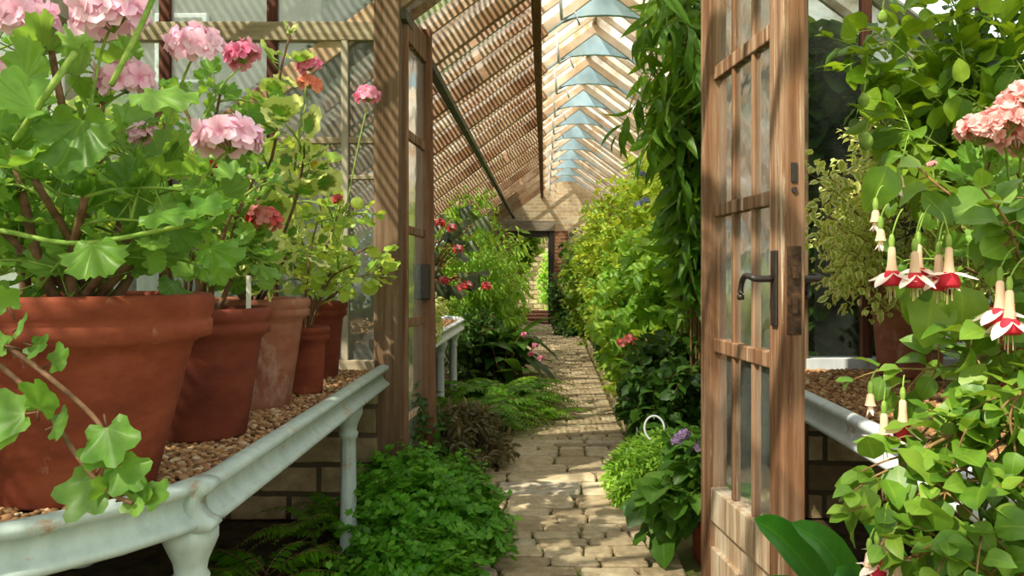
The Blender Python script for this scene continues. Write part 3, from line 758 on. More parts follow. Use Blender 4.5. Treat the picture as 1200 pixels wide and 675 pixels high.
# ---- door leaves
def door_leaf(name, label, A, B, zs, ncol, stile, thick, glazed=False):
    """A hinge foot, B free foot (x,y); zs heights of rails from the foot up"""
    A = np.array(A); B = np.array(B); d = B - A; W_ = np.linalg.norm(d); d /= W_; n = np.array([d[1], -d[0]]); rt = setting(name, (*A, 0), label, 'door')
    Rm = np.array([[d[0], n[0], 0], [d[1], n[1], 0], [0, 0, 1.]])
    def bx(a0, a1, z0, z1, th, off=0., nm=None, mat='door', bev=.004):
        mb = MB(); c = A + d * (a0 + a1) / 2 + n * off; mb.box((*c, (z0 + z1) / 2), (a1 - a0, th, z1 - z0), rot=Rm); return mb.build(nm, M[mat], rt, False, bev)
    H = zs[-1][1]
    bx(0, stile[0], .02, H, thick, 0, 'stile'); bx(W_ - stile[1], W_, .02, H, thick, 0, 'stile')
    for z0, z1 in zs: bx(stile[0], W_ - stile[1], z0, z1, thick * (.62 if z1 - z0 < .09 else .95), 0, 'rail', 'door_panel' if z0 < .45 else 'door')
    w = (W_ - sum(stile)) / ncol
    g0 = [z for z in zs if z[0] > .25][0][1]
    for i in range(1, ncol): bx(stile[0] + w * i - .010, stile[0] + w * i + .010, g0, H - .05, thick * .46, 0, 'glazing_bar')
    gl = [z for z in zs if z[0] > .25]
    for (a0, a1), (b0, b1) in zip(gl[:-1], gl[1:]):
        for i in range(ncol): bx(stile[0] + w * i + .010, stile[0] + w * (i + 1) - .010, a1, b0, .004, 0, 'pane', 'glass' if glazed else 'glass_door', 0)
    bx(stile[0], W_ - stile[1], zs[0][1], gl[0][0], .004 if glazed else thick * .45, 0, 'pane' if glazed else 'lower_panel', 'glass' if glazed else 'door_panel', 0)
    return rt, A, d, n, W_, Rm
zr5 = [(.02, .20), (.285, .395), (.84, .885), (1.285, 1.325), (1.735, 1.78), (2.19, 2.32)]
rt, A, d, n, W_, Rm = door_leaf('door_2', 'open glazed wooden door leaf with lever handles on the right of the path', (.565, 2.63), (.645, 1.985), zr5, 3, (.095, .085), .062)
off = .031
# the face towards the path is on the side of -n if n points right
sg = -1 if n[0] > 0 else 1
fc = lambda a, o, z: np.array([*(A + d * a + n * sg * o), z])
hp = setting('handle_plate'); bpy.data.objects.remove(hp)
for side, nm in ((1, 0), (-1, 1)):
    mb = MB(); mb.box(fc(W_ - .042, side * (off + .004), 1.06), (.036, .008, .20), rot=Rm); pl_ = mb.build('handle_plate', M['black'], rt, False, .003)
    mb = MB(); z_ = 1.085; k = side * (off + .008); q = W_ - .042
    pts = [fc(q, k, z_), fc(q, k + side * .045, z_), fc(q - .01, k + side * .055, z_ + .004), fc(q - .04, k + side * .057, z_ + .008), fc(q - .068, k + side * .056, z_ - .004), fc(q - .082, k + side * .056, z_ - .032), fc(q - .080, k + side * .056, z_ - .058)]
    pp = smooth_path(pts, 4); mb.tube(pp, np.interp(np.linspace(0, 1, len(pp)), [0, .4, .8, .95, 1], [.009, .0085, .008, .011, .009]), 8); mb.build('lever_handle', M['black'], pl_)
ec = lambda z: np.array([*(A + d * (W_ + .001)), z])
mb = MB(); mb.box(ec(1.055), (.004, .040, .23), rot=Rm); lk = mb.build('lock_plate', M['lock'], rt, False, .002)
mb = MB(); mb.box(ec(1.10) + np.array([*(d * .006), 0]), (.014, .016, .03), rot=Rm); mb.box(ec(1.02) + np.array([*(d * .004), 0]), (.010, .014, .05), rot=Rm); mb.build('latch_bolt', M['lock'], lk, False, .002)
for z_ in (1.36, 2.02):
    mb = MB(); mb.box(ec(z_), (.005, .016, .05), rot=Rm); mb.tube([ec(z_ - .045), ec(z_ - .045) + np.array([*(d * .004), 0])], .008, 8); mb.build('keyhole', M['black'], rt, False)
# left leaf, opened away from the path's near end, its free stile carrying a rim lock
zr6 = [(.02, .10), (.40, .43), (.84, .885), (1.285, 1.325), (1.735, 1.78), (2.19, 2.32)]
rt, A, d, n, W_, Rm = door_leaf('door_3', 'half hidden left door leaf folded back beside the weathered post', (pl[0] + .055, YP + .07), (-.625, 4.08), zr6, 1, (.03, .02), .04, True)
mb = MB(); tl = np.array([[1, 0, -.012], [0, 1, 0], [.012, 0, 1]]); mb.box((-.637, 4.02, 1.19), (.118, .06, 2.36), rot=tl); mb.build('stile', M['post_red'], rt, False, .005)
mb = MB(); mb.box((-.622, 3.962, 1.055), (.062, .06, .18)); mb.build('rim_lock', M['black'], rt, False, .004)

# ================================================================ BENCHES
PROF = [(-.022, .116), (-.004, .128), (.014, .130), (.030, .122), (.034, .108), (.026, .094), (.012, .086), (.006, .066), (.010, .045), (.020, .030), (.032, .022), (.036, .010), (.028, -.002), (.010, -.006), (-.01, -.004), (-.022, .0)]
RH = .094
PROF = [(a, b * RH / .13) for a, b in PROF]


def arcpts(c, r, a0, a1, n=8): return [(c[0] + r * math.cos(a), c[1] + r * math.sin(a)) for a in np.linspace(a0, a1, n)]


def bench_leg(mb, x, y, ztop):
    mb.lathe([(.045, 0), (.047, .03), (.036, .05), (.030, .07), (.034, .14), (.036, .15), (.036, .165), (.030, .175), (.0285, ztop - .16), (.027, ztop - .13), (.034, ztop - .12), (.036, ztop - .105), (.030, ztop - .095), (.033, ztop - .075), (.046, ztop - .045), (.052, ztop - .03), (.052, ztop - .012), (.040, ztop)], (x, y, 0), 40, 0, (10, .10, .18, ztop - .135))


def inside(poly, pts):
    poly = np.asarray(poly); x, y = pts[:, 0], pts[:, 1]; r_ = np.zeros(len(pts), bool); j = len(poly) - 1
    for i in range(len(poly)):
        xi, yi = poly[i]; xj, yj = poly[j]
        r_ ^= ((yi > y) != (yj > y)) & (x < (xj - xi) * (y - yi) / (yj - yi + 1e-12) + xi); j = i
    return r_


_ico = None
def pebbles(poly, zt, n, size, name, label, cat):
    import bmesh
    global _ico
    if _ico is None:
        bm = bmesh.new(); bmesh.ops.create_icosphere(bm, subdivisions=1, radius=1); bm.verts.ensure_lookup_table()
        _ico = (np.array([v.co[:] for v in bm.verts]), np.array([[v.index for v in f.verts] for f in bm.faces])); bm.free()
    poly = np.asarray(poly); lo_, hi_ = poly.min(0), poly.max(0); pts = lo_ + R.rand(n * 2, 2) * (hi_ - lo_); pts = pts[inside(poly, pts)]
    N = len(pts); sz = size * (.45 + .8 * R.rand(N) ** 1.5)[:, None, None] * np.array([1, .8, .6]) * R.uniform(.8, 1.2, (N, 1, 3))
    a = R.rand(N) * 6.28; ca, sa = np.cos(a), np.sin(a); Rz = np.zeros((N, 3, 3)); Rz[:, 0, 0] = ca; Rz[:, 0, 1] = -sa; Rz[:, 1, 0] = sa; Rz[:, 1, 1] = ca; Rz[:, 2, 2] = 1
    b = R.randn(N) * .35; Rx = np.zeros((N, 3, 3)); Rx[:, 0, 0] = 1; Rx[:, 1, 1] = np.cos(b); Rx[:, 1, 2] = -np.sin(b); Rx[:, 2, 1] = np.sin(b); Rx[:, 2, 2] = np.cos(b)
    v = np.einsum('nij,nkj->nki', Rz @ Rx, _ico[0][None] * sz); zz = zt + .004 * np.sin(pts[:, 0] * 9) * np.cos(pts[:, 1] * 7) + R.rand(N) * .008
    v += np.c_[pts, zz][:, None]
    mb = MB(); mb.add(v.reshape(-1, 3), [(_ico[1][None] + (np.arange(N) * len(_ico[0]))[:, None, None]).reshape(-1, 3)], 0, np.repeat(np.c_[np.zeros((N, 2)), R.rand(N)], len(_ico[0]), 0))
    return tag(mb.build(name, M['pebble']), label, cat, None, 'stuff')


def bench(name, label, front, back_x, ztop, legs, mat='iron', near_y=None, joints=(), back_y=None):
    front = np.array(front); rt = thing(name, label, 'bench', (front[len(front) // 2][0], front[len(front) // 2][1], 0))
    d_ = nz(np.gradient(front, axis=0)); front = front - .034 * np.stack([d_[:, 1], -d_[:, 0]], 1)
    mb = MB(); mb.sweep(front, PROF, 0, ztop - RH)
    for j, dj in joints:                               # cast collars where lengths of rim meet
        o = nz(np.array(dj)); e = np.array([o[1], -o[0]]); pr = [(a * 1.12 + .004, b * 1.06 - .004) for a, b in PROF]
        pth = np.array([np.array(j) - o * .022, np.array(j), np.array(j) + o * .022]); mb.sweep(pth, pr, 0, ztop - RH)
    mb.build('rim', M[mat], rt, True)
    bed = [tuple(p) for p in front] ; bed = bed + [(back_x, bed[-1][1]), (back_x, bed[0][1])]
    k = len(bed); mb = MB(); mb.add([(x, y, ztop - .055) for x, y in bed] + [(x, y, ztop - .075) for x, y in bed], [list(range(k)), list(range(k, 2 * k))[::-1]] + [[i, k + i, k + (i + 1) % k, (i + 1) % k] for i in range(k)])
    mb.build('bed', M['soil'], rt, False)
    mb = MB(); s_ = 1 if back_x > front[0][0] else -1
    ys = [p[1] for p in bed]; mb.box((back_x - s_ * 0., (min(ys) + max(ys)) / 2, ztop - .05), (.03, max(ys) - min(ys), .12)); mb.build('back_rim', M[mat], rt, False, .006)
    for x, y in legs:
        mb = MB(); bench_leg(mb, x, y, ztop - RH); mb.build('leg', M[mat], rt)
    return rt, bed


# left near bench, its end turned towards the wall in a bow
BZ = .70
front = [(-1.60, .94), (-1.35, .965), (-1.12, 1.03), (-.96, 1.12), (-.83, 1.23), (-.735, 1.345), (-.675, 1.45)]
frontA = front + [(-.643, 1.56), (-.650, 2.0), (-.662, 2.6), (-.678, 3.36)]
lb, bedL = bench('plant_bench', 'pale iron bench with bowed near end, full of gravel and terracotta pots', frontA, -1.9, BZ, [(-.70, 1.52), (-.735, 2.88), (-1.6, 1.1), (-1.75, 2.9)], 'iron', joints=[((-.682, 1.50), (-.01, 1.))])
pebbles([(x - .03 if i < len(frontA) else x, y + (.02 if y < 1.4 else 0)) for i, (x, y) in enumerate(bedL)], BZ - .032, 13000, .0115, 'bench_gravel', 'brown gravel under the big terracotta pots on the left bench', 'gravel')
# left far bench with a bowed far end
frontB = [(-.72, 3.90), (-.715, 4.4), (-.71, 5.2), (-.70, 6.2), (-.70, 6.75), (-.74, 7.0), (-.84, 7.2), (-1.0, 7.33), (-1.3, 7.4)]
lb2, bedB = bench('plant_bench', 'white iron bench beyond the left door post, under the begonia', frontB, -1.9, .70, [(-.745, 4.12), (-.76, 5.6), (-.77, 6.5), (-.84, 7.0)], 'iron_white', joints=[])
pebbles([(x - .03 if i < len(frontB) else x, y) for i, (x, y) in enumerate(bedB)], .665, 3500, .018, 'bench_gravel', 'gravel on the bench beyond the left door post', 'gravel')
# right bench
frontC = [(.868, 3.38), (.862, 2.9), (.857, 2.48), (.850, 2.0), (.846, 1.5), (.842, 1.15)]
frontC = [(a, b) for a, b in frontC]
rb, bedC = bench('plant_bench', 'sunlit white iron bench under the fuchsia on the right', frontC[::1], 2.1, .70, [(.90, 1.42), (.91, 3.2), (2.0, 1.4), (2.0, 3.2)], 'iron_white', joints=[])
pebbles([(x + .03 if i < len(frontC) else x, y) for i, (x, y) in enumerate(bedC)], .668, 11000, .0115, 'bench_gravel', 'sunny orange gravel on the right bench beside the open door', 'gravel')

# ================================================================ POTS
def pot_prof(r, h, rb_, band, lip=.010, th=None):
    th = th or max(.012, r * .08); k = lambda z: rb_ + (r - lip * 1.4 - rb_) * z / h
    return [(0.001, 0), (rb_ * .96, 0), (rb_, .006), (k(h - band - .02), h - band - .02), (k(h - band - .006), h - band - .006), (r - lip * .4, h - band + .004), (r - lip * .25, h - band * .62), (r - lip * .75, h - band * .55), (r - lip * .2, h - band * .46), (r, h - band * .3), (r + .001, h - .010), (r - .005, h - .001), (r - th * .7, h), (r - th, h - .008), (r - th * 1.15, h - band), (rb_ * .8, h * .55), (.001, h * .55)]


def pot(rt, c, r, h, rb_, mat, band=None, soil=True):
    band = band or h * .2; mb = MB(); mb.lathe(pot_prof(r, h, rb_, band), c, 64, 0, wob=.004); mb.build('pot', M[mat], rt)
    mb = MB(); mb.lathe([(.001, h - band * .75 + .015), (r * .5, h - band * .75 + .008), (r * .9, h - band * .8)], c, 32, wob=.02); mb.build('soil', M['soil'], rt)
    return np.array(c) + np.array([0, 0, h - band * .75])

# ================================================================ POTTED PLANTS ON THE LEFT BENCH
def geranium(rt, base, branches, leafkind, leafmat, size, step, flowers, soft=None, r0=.011, stem='bark', petiole=.05, extra=None, droop=.05, start=.35):
    """branches: paths of a woody plant; flowers: (key, pos, scale, branch point)"""
    fol = MB(); stm = MB(); gst = MB()
    for p in branches:
        p = smooth_path(p, 5); stm.tube(p, np.linspace(r0, r0 * .45, len(p)), 7)
        leafy(fol, gst, p, leafkind, size, step, start, droop, .55, petiole, False, .0001, .0016, jitter=.5)
        for k in range(4):
            j = R.randint(int(len(p) * start), len(p)); o = p[j]; e = o + nz(R.randn(3) * np.array([1, .8, .6]) + np.array([0, 0, .35])) * R.uniform(.06, .16)
            q = bez(o, (o + e) / 2 + np.array([0, 0, .02]), e, 5); leafy(fol, gst, q, leafkind, size, step * .8, .3, droop, .55, petiole, False, .004, .002, jitter=.5)
    if extra: put(fol, leafkind, *extra)
    for key, pos, sc_, frm in flowers:
        pos = np.array(pos); frm = np.array(frm); q = bez(frm, frm * .5 + pos * .5 + np.array([0, 0, .05]), pos + np.array([0, 0, -.025 * sc_]), 8); gst.tube(q, np.linspace(.0032, .0022, 8), 6)
    stm.build('woody_stems', M[stem], rt); gst.build('green_stalks', M['gstem'], rt); fol.build('foliage', M[leafmat], rt)
    for key, pos, sc_, frm in flowers: head(rt, key, pos, sc_, (R.uniform(.0, .45), R.uniform(-.3, .3)))


# --- 1: the big pot nearest
R.seed(101)
c = np.array([-.91, 1.50, BZ - .025]); rt = thing('potted_geranium', 'largest terracotta pot, at the near end of the left bench, holding a pale pink geranium', 'potted plant', c, 'terracotta pots on the left bench')
top = pot(rt, c, .243, .385, .135, 'pot_red', .088)
B = []
for tip in (P(60, 60, 1.42), P(10, 150, 1.40), P(120, 120, 1.55), P(165, 190, 1.5), P(215, 250, 1.42), P(40, 210, 1.35), P(-40, 90, 1.5), P(100, 230, 1.30), P(190, 120, 1.65), P(150, 280, 1.35), P(-20, 250, 1.4)):
    o = top + np.array([R.uniform(-.06, .06), R.uniform(-.06, .06), 0]); m1 = o * .6 + tip * .4 + np.array([0, 0, -.01]) + R.randn(3) * .02
    B.append([o, o + np.array([(m1 - o)[0] * .5, (m1 - o)[1] * .5, .05]), m1, tip])
fl = [('pink', P(25, 22, 1.38), .95, P(40, 200, 1.4)), ('pink_b', P(128, 18, 1.42), 1.15, P(100, 170, 1.42)), ('pink', P(146, 95, 1.5), .9, P(60, 220, 1.45)), ('pink_b', P(228, 53, 1.50), .80, P(190, 190, 1.55)), ('pink', P(268, 163, 1.36), .93, P(215, 270, 1.40)), ('pink_b', P(168, 158, 1.55), .5, P(150, 230, 1.5)), ('pink', P(-10, 90, 1.4), .8, P(-20, 200, 1.4))]
ex = ([P(97, 140, 1.26), P(20, 195, 1.25), P(45, 130, 1.22), P(110, 285, 1.24), P(180, 250, 1.25), P(225, 245, 1.3), P(170, 108, 1.22), P(30, 95, 1.27), P(245, 290, 1.35)], [(0, -.25, -1), (.8, -.3, .1), (-.6, -.3, .4), (.3, -.5, -.6), (.9, -.3, -.1), (1, -.2, -.2), (1, -.1, -.2), (.3, -.2, .6), (.8, -.2, -.3)], [(.05, -1, .3), (0, -.5, .8), (0, -.6, .7), (.1, -.6, .7), (0, -.4, .9), (.1, -.5, .9), (.1, -.5, .9), (0, -.9, .4), (.1, -.6, .8)], [.12, .09, .10, .09, .085, .085, .10, .09, .08], 0, 1., [.15, .5, .7, .6, .5, .5, .8, .7, .5])
geranium(rt, top, B, 'gdisc', 'ger', .070, .034, fl, extra=ex, petiole=.06, start=.6, r0=.014)
# long green stalks that cross in front
gs = MB(); gs.tube(smooth_path([P(0, 270, 1.28), P(95, 285, 1.27), P(228, 262, 1.30)], 6), .0045, 7); gs.tube(smooth_path([P(18, 165, 1.24), P(55, 110, 1.22), P(88, 62, 1.25)], 6), .0055, 7); gs.tube(smooth_path([P(130, 100, 1.25), P(165, 30, 1.28), P(182, -10, 1.3)], 6), .0048, 7)
gs.build('green_stalks', M['gstem'], rt)

# --- trailing ivy-leaved stem in front of it (grows from that pot's near neighbour out of frame)
R.seed(102)
c = np.array([-1.34, 1.17, BZ - .025]); rt = thing('trailing_geranium', 'ivy-leaved geranium trailing a leafy shoot in front of the largest terracotta pot', 'potted plant', c, 'terracotta pots on the left bench'); tp_ = pot(rt, c, .11, .22, .075, 'pot_red', .05)
fol = MB(); stm = MB()
br = [[P(-60, 380, 1.16), P(-10, 420, 1.12), P(45, 470, 1.10), P(95, 540, 1.07), P(125, 575, 1.07), P(155, 590, 1.06)], [P(-60, 345, 1.16), P(-5, 395, 1.13), P(55, 440, 1.10), P(115, 495, 1.09), P(122, 530, 1.08), P(120, 560, 1.07)]]
for b in br: q_ = smooth_path([tp_, tp_ * .6 + b[0] * .4 + (0, 0, .12)] + b, 6); stm.tube(q_, np.linspace(.005, .003, len(q_)), 7)
L_ = [(10, 360, (-.2, -.3, .8), .05), (20, 385, (.5, -.4, .2), .045), (5, 405, (-.6, -.3, .2), .05), (38, 405, (.7, -.3, -.1), .045), (60, 425, (.8, -.2, .5), .05), (30, 485, (-.9, -.2, -.1), .085), (45, 480, (.3, -.4, .9), .07), (10, 500, (-.8, -.4, -.3), .085), (62, 500, (.7, -.4, .3), .055), (125, 500, (.5, -.5, -.9), .085), (122, 535, (-.5, -.5, .2), .05), (140, 545, (.8, -.3, -.6), .07), (110, 560, (-.3, -.4, -.9), .085), (150, 585, (.9, -.2, .2), .06), (160, 580, (.6, -.4, .7), .045), (175, 578, (.9, -.3, -.1), .05), (130, 575, (-.2, -.6, .5), .05)]
for u_, v_, ax, s_ in L_:
    o = P(u_, v_, 1.075 if v_ > 470 else 1.11); put(fol, 'ivy', [o], [ax], [(0.1, -.9, .5)], [s_ * .82]); stm.tube([o, o - nz(np.array(ax)) * .02], .0015, 4)
stm.build('stems', M['bark'], rt); fol.build('foliage', M['ger'], rt)

# --- 2
R.seed(103)
c = np.array([-.895, 2.02, BZ - .025]); rt = thing('potted_geranium', 'second terracotta pot along the left bench, dark red, with a white plant tag', 'potted plant', c, 'terracotta pots on the left bench')
top = pot(rt, c, .168, .335, .105, 'pot_dark', .07)
B = [[top, top + (.02, 0, .10), P(240, 250, 2.0), P(230, 160, 2.0), P(205, 110, 2.0)], [top, top + (.06, 0, .1), P(272, 270, 2.0), P(300, 205, 2.0)], [top, P(225, 300, 2.0), P(195, 240, 1.95)], [top, P(255, 300, 1.9), P(275, 240, 1.85)], [top, P(240, 290, 2.1), P(250, 160, 2.2), P(258, 110, 2.2)]]
fl = [('deep', P(284, 66, 2.1), 1.25, P(230, 160, 2.0)), ('red', P(265, 200, 2.05), 1.2, P(250, 260, 2.0)), ('red', P(310, 258, 2.0), 1.15, P(280, 310, 2.0)), ('red', P(245, 205, 2.1), .9, P(240, 260, 2.0))]
geranium(rt, top, B, 'gdisc', 'ger', .068, .035, fl, r0=.008, petiole=.05)
mb = MB(); a = P(291, 358, 1.98); b = P(291.5, 323, 1.98); mb.bar(a - (0, 0, .05), b, .012, .0025, (0, -1, 0)); mb.build('plant_tag', M['tag'], rt, False)

# --- 3: variegated, tall
R.seed(104)
c = np.array([-.935, 2.46, BZ - .025]); rt = thing('potted_geranium', 'third terracotta pot, pale and limewashed, with a tall cream-edged geranium', 'potted plant', c, 'terracotta pots on the left bench')
top = pot(rt, c, .178, .345, .115, 'pot_pale', .06)
B = [[top, P(270, 320, 2.45), P(300, 240, 2.4), P(322, 170, 2.35), P(328, 90, 2.35), P(340, 40, 2.35)], [top, P(310, 330, 2.4), P(345, 240, 2.35), P(357, 180, 2.3)], [top, P(280, 310, 2.3), P(300, 280, 2.25)], [top, P(290, 300, 2.35), P(285, 240, 2.4)], [top, P(320, 330, 2.3), P(335, 300, 2.2)], [top, P(260, 300, 2.4), P(262, 250, 2.4)]]
fl = [('deep', P(362, 77, 2.4), 1.0, P(345, 200, 2.35)), ('orange', P(363, 99, 2.42), 1.3, P(345, 200, 2.35)), ('small_yellow', P(336, 185, 2.35), 1.2, P(345, 240, 2.35)), ('small_yellow', P(372, 195, 2.3), 1.0, P(345, 240, 2.35))]
geranium(rt, top, B, 'disc', 'gerv', .085, .036, fl, r0=.007, petiole=.04)

# --- 4 small
R.seed(105)
c = np.array([-.845, 2.74, BZ - .025]); rt = thing('potted_geranium', 'smallest terracotta pot, standing at the gravel edge between two larger ones', 'potted plant', c, 'terracotta pots on the left bench')
top = pot(rt, c, .078, .235, .052, 'pot_red', .05)
B = [[top, P(372, 350, 2.72), P(395, 310, 2.7), P(432, 290, 2.65)], [top, P(358, 350, 2.7), P(365, 290, 2.7), P(372, 260, 2.7)], [top, P(385, 330, 2.6), P(415, 310, 2.5)], [top, P(380, 300, 2.8), P(400, 240, 2.85)]]
geranium(rt, top, B, 'disc_lo', 'gerp', .042, .022, [('deep', P(431, 113, 2.75), 1.15, P(395, 310, 2.7)), ('small_red', P(395, 234, 2.75), .9, P(390, 290, 2.72))], r0=.006, petiole=.03)

# --- 5
R.seed(106)
c = np.array([-.93, 3.13, BZ - .025]); rt = thing('potted_geranium', 'terracotta pot farthest along the left bench, against the partition glazing', 'potted plant', c, 'terracotta pots on the left bench')
top = pot(rt, c, .125, .31, .085, 'pot_dark', .06)
B = [[top, P(370, 330, 3.1), P(345, 250, 3.1), P(340, 160, 3.1)], [top, P(395, 330, 3.1), P(400, 260, 3.1), P(425, 250, 3.1)], [top, P(380, 310, 3.0), P(375, 240, 3.0)], [top, P(350, 320, 3.1), P(320, 280, 3.1)], [top, P(410, 330, 3.0), P(440, 320, 3.0)]]
geranium(rt, top, B, 'disc_lo', 'gerp', .055, .025, [], r0=.006, petiole=.03)
# tall pale plant behind them
R.seed(107)
c = np.array([-1.28, 2.75, BZ - .03]); rt = thing('potted_geranium', 'pot at the back of the left bench with a tall lime-leaved geranium by the partition', 'potted plant', c, 'terracotta pots on the left bench')
top = pot(rt, c, .13, .3, .09, 'pot_dark', .06)
B = [[top, top + (.05, .0, .3), P(300, 150, 2.7)], [top, top + (-.1, 0, .3), P(200, 180, 2.7), P(190, 140, 2.6)], [top, top + (.1, 0, .25), P(340, 230, 2.7), P(350, 190, 2.7)], [top, top + (0, 0, .3), P(250, 210, 2.6)], [top, top + (-.1, 0, .2), P(170, 230, 2.6)], [top, top + (.1, 0, .2), P(310, 290, 2.6)]]
geranium(rt, top, B, 'disc_lo', 'gerp', .07, .03, [], r0=.006, petiole=.04)
R.seed(108)
c = np.array([-1.45, 2.0, BZ - .03]); rt = thing('potted_geranium', 'pot behind the nearest big pot, its leafy geranium filling the gap beside the glass', 'potted plant', c, 'terracotta pots on the left bench')
top = pot(rt, c, .15, .3, .10, 'pot_dark', .06)
B = [[top, top + (0, 0, .2), P(x_, y_, yy)] for x_, y_, yy in ((60, 120, 1.95), (130, 180, 1.9), (20, 190, 1.9), (170, 220, 1.9), (90, 240, 1.85), (-20, 130, 1.9), (130, 110, 2.1), (200, 260, 1.9))]
geranium(rt, top, B, 'disc', 'gerp', .075, .035, [], r0=.007, petiole=.05)

# ================================================================ BEYOND THE PARTITION, LEFT
R.seed(201)
c = np.array([-.93, 5.5, .67]); rt = thing('potted_begonia', 'dark-leaved begonia with red flowers on the far left bench', 'potted plant', c); top = pot(rt, c, .12, .22, .085, 'pot_dark', .05)
fol = MB(); stm = MB()
for i in range(30):
    tip = P(R.uniform(498, 560), R.uniform(255, 345), R.uniform(5.15, 5.6)); p = bez(top, (top + tip) / 2 + (0, 0, .12), tip, 6); stm.tube(p, np.linspace(.007, .004, 6), 5); put(fol, 'broad', [tip], [nz(tip - top) * .5 + R.randn(3) * .4 + (.1, -.3, -.4)], [(.2, -.8, .6) + R.randn(3) * .3], [R.uniform(.10, .15)], wide=1.15)
stm.build('stems', M['bstem'], rt); fol.build('foliage', M['begl'], rt)
for u_, v_ in ((529, 268), (537, 293), (520, 330), (548, 335), (541, 337), (570, 336), (516, 262)): head(rt, 'small_red', P(u_, v_, 5.1), 1.6)
R.seed(202)
bush('variegated_shrub', 'cream-edged trailing plant at the front of the far left bench', 'plant', (-.86, 4.75, .68), (-.76, 4.6, .93), (.17, .35, .28), 16, 7, 'ovate_lo', .05, 'vari', step=.022, r0=.004, twig_len=.16, droop=.5)
bush('shrub', 'wispy pale-leaved plant between the two left door timbers', 'plant', (-1.25, 3.85, .68), (-1.05, 3.9, 1.0), (.3, .2, .32), 10, 7, 'ovate_lo', .05, 'lime', step=.035, r0=.004, twig_len=.2)
bush('shrub', 'leafy plant seen through the left partition glass', 'plant', (-1.55, 4.7, .68), (-1.5, 4.7, 1.15), (.35, .5, .5), 14, 8, 'ovate_lo', .06, 'mid', step=.05, r0=.005)
R.seed(203)
bush('tall_leafy_plant', 'tall feathery light green plant beyond the begonia on the left', 'plant', (-.75, 9.0, -.02), (-.72, 8.9, 1.1), (.50, 1.1, 1.0), 34, 14, 'lance_lo', .11, 'spring', step=.05, r0=.007, twig_len=.4, droop=.35)
bush('shrub', 'mid green leafy plant to the left of the far doorway', 'plant', (-1.0, 12.6, -.02), (-.85, 12.6, .9), (.45, 1.6, .95), 26, 12, 'lance_lo', .13, 'mid', step=.07, r0=.007, twig_len=.4)
R.seed(204)
rt = thing('spreading_palm', 'low dark plant with long arching leaves beside the left path edge', 'plant', (-.45, 7.9, 0)); fol = MB(); stm = MB()
for i in range(75):
    a = R.rand() * 6.28; o = np.array([-.45, 7.9, 0]) + (R.randn() * .12, R.randn() * .25, R.uniform(.1, .45)); d = np.array([math.cos(a), math.sin(a), R.uniform(.1, 1.0)]); put(fol, 'lance', [o], [d], [(0, 0, 1.)], [R.uniform(.35, .6)], wide=1.2)
    stm.tube([(-.45, 7.9, 0), o], .006, 5)
stm.build('stems', M['bstem'], rt); fol.build('foliage', M['dark'], rt)
for u_, v_ in ((627, 405), (634, 420), (622, 415), (614, 392)): head(rt, 'small_pink', P(u_, v_, 7.4), 1.2)
R.seed(205)
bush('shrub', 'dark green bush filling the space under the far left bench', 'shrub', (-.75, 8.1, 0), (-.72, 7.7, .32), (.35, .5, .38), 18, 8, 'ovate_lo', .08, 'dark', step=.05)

# ferns by the left path edge
R.seed(206)
fern('sword_fern', 'bright sword fern spilling onto the path, the farther of the two left fern clumps', (-.40, 6.1, 0), 90, .78, 'fern', .34, .10, tilt=(.5, 1.3), npin=28)
fern('sword_fern', 'lush sword fern at the foot of the white bench leg, left of the path', (-.52, 5.3, 0), 90, .70, 'fern', .34, .095, tilt=(.5, 1.3), npin=28)
fern('sword_fern', 'arching sword fern reaching farthest over the path, between the other left ferns', (-.30, 5.65, 0), 70, .62, 'fern', .30, .09, tilt=(.6, 1.35), npin=28)
fern('sword_fern', 'small dark fern under the pale bench, beside its leg', (-.98, 2.75, .0), 26, .42, 'fern', .4, .06, tilt=(.3, 1.0), npin=20)
fern('sword_fern', 'fern growing against the foot of the weathered door post', (-.86, 3.25, .0), 30, .40, 'fern', .3, .055, tilt=(.6, 1.3), npin=22)


def maiden(name, label, base, center, rad, n, tw, size=.022, seed=1):
    R.seed(seed); base = np.array(base, float); center = np.array(center, float); rad = np.array(rad, float); rt = thing(name, label, 'fern', base); fol = MB(); stm = MB()
    for i in range(n):
        d = nz(R.randn(3) * (1, 1, .8) + (0, -.2, .45)); tip = center + d * rad * R.uniform(.55, 1.) ; tip[2] = max(tip[2], .03); b = base + R.randn(3) * (.06, .06, 0)
        p = bez(b, b * .4 + tip * .6 + (0, 0, .18), tip, 10); stm.tube(p, np.linspace(.0022, .0009, 10), 4)
        for k in range(tw):
            j = R.randint(3, 10); o = p[j]; e = o + nz(R.randn(3) + d * .9 + (0, 0, -.15)) * R.uniform(.06, .16); e[2] = max(e[2], .015); q = bez(o, (o + e) / 2 + (0, 0, .02), e + (0, 0, -.02), 5); stm.tube(q, .0008, 3, cap=False)
            m = 11; ts = np.linspace(.1, 1, m); pos = np.stack([np.interp(ts * 4, np.arange(5), q[:, z]) for z in range(3)], 1); tg = nz(e - o); sd = nz(np.cross(tg, (0, 0, 1.)))
            sg = np.where(np.arange(m) % 2 == 0, 1., -1.)[:, None]; ax = sd * sg + tg * .5 + R.randn(m, 3) * .3 + (0, 0, -.25)
            put(fol, 'fan', pos, ax, np.array([0, -.3, 1.]) + d * .6 + R.randn(m, 3) * .3, size * R.uniform(.7, 1.25, m), rnd=np.clip(R.rand() * .5 + R.rand(m) * .5, 0, 1))
    stm.build('stalks', M['wire'], rt); fol.build('fronds', M['maid'], rt); return rt


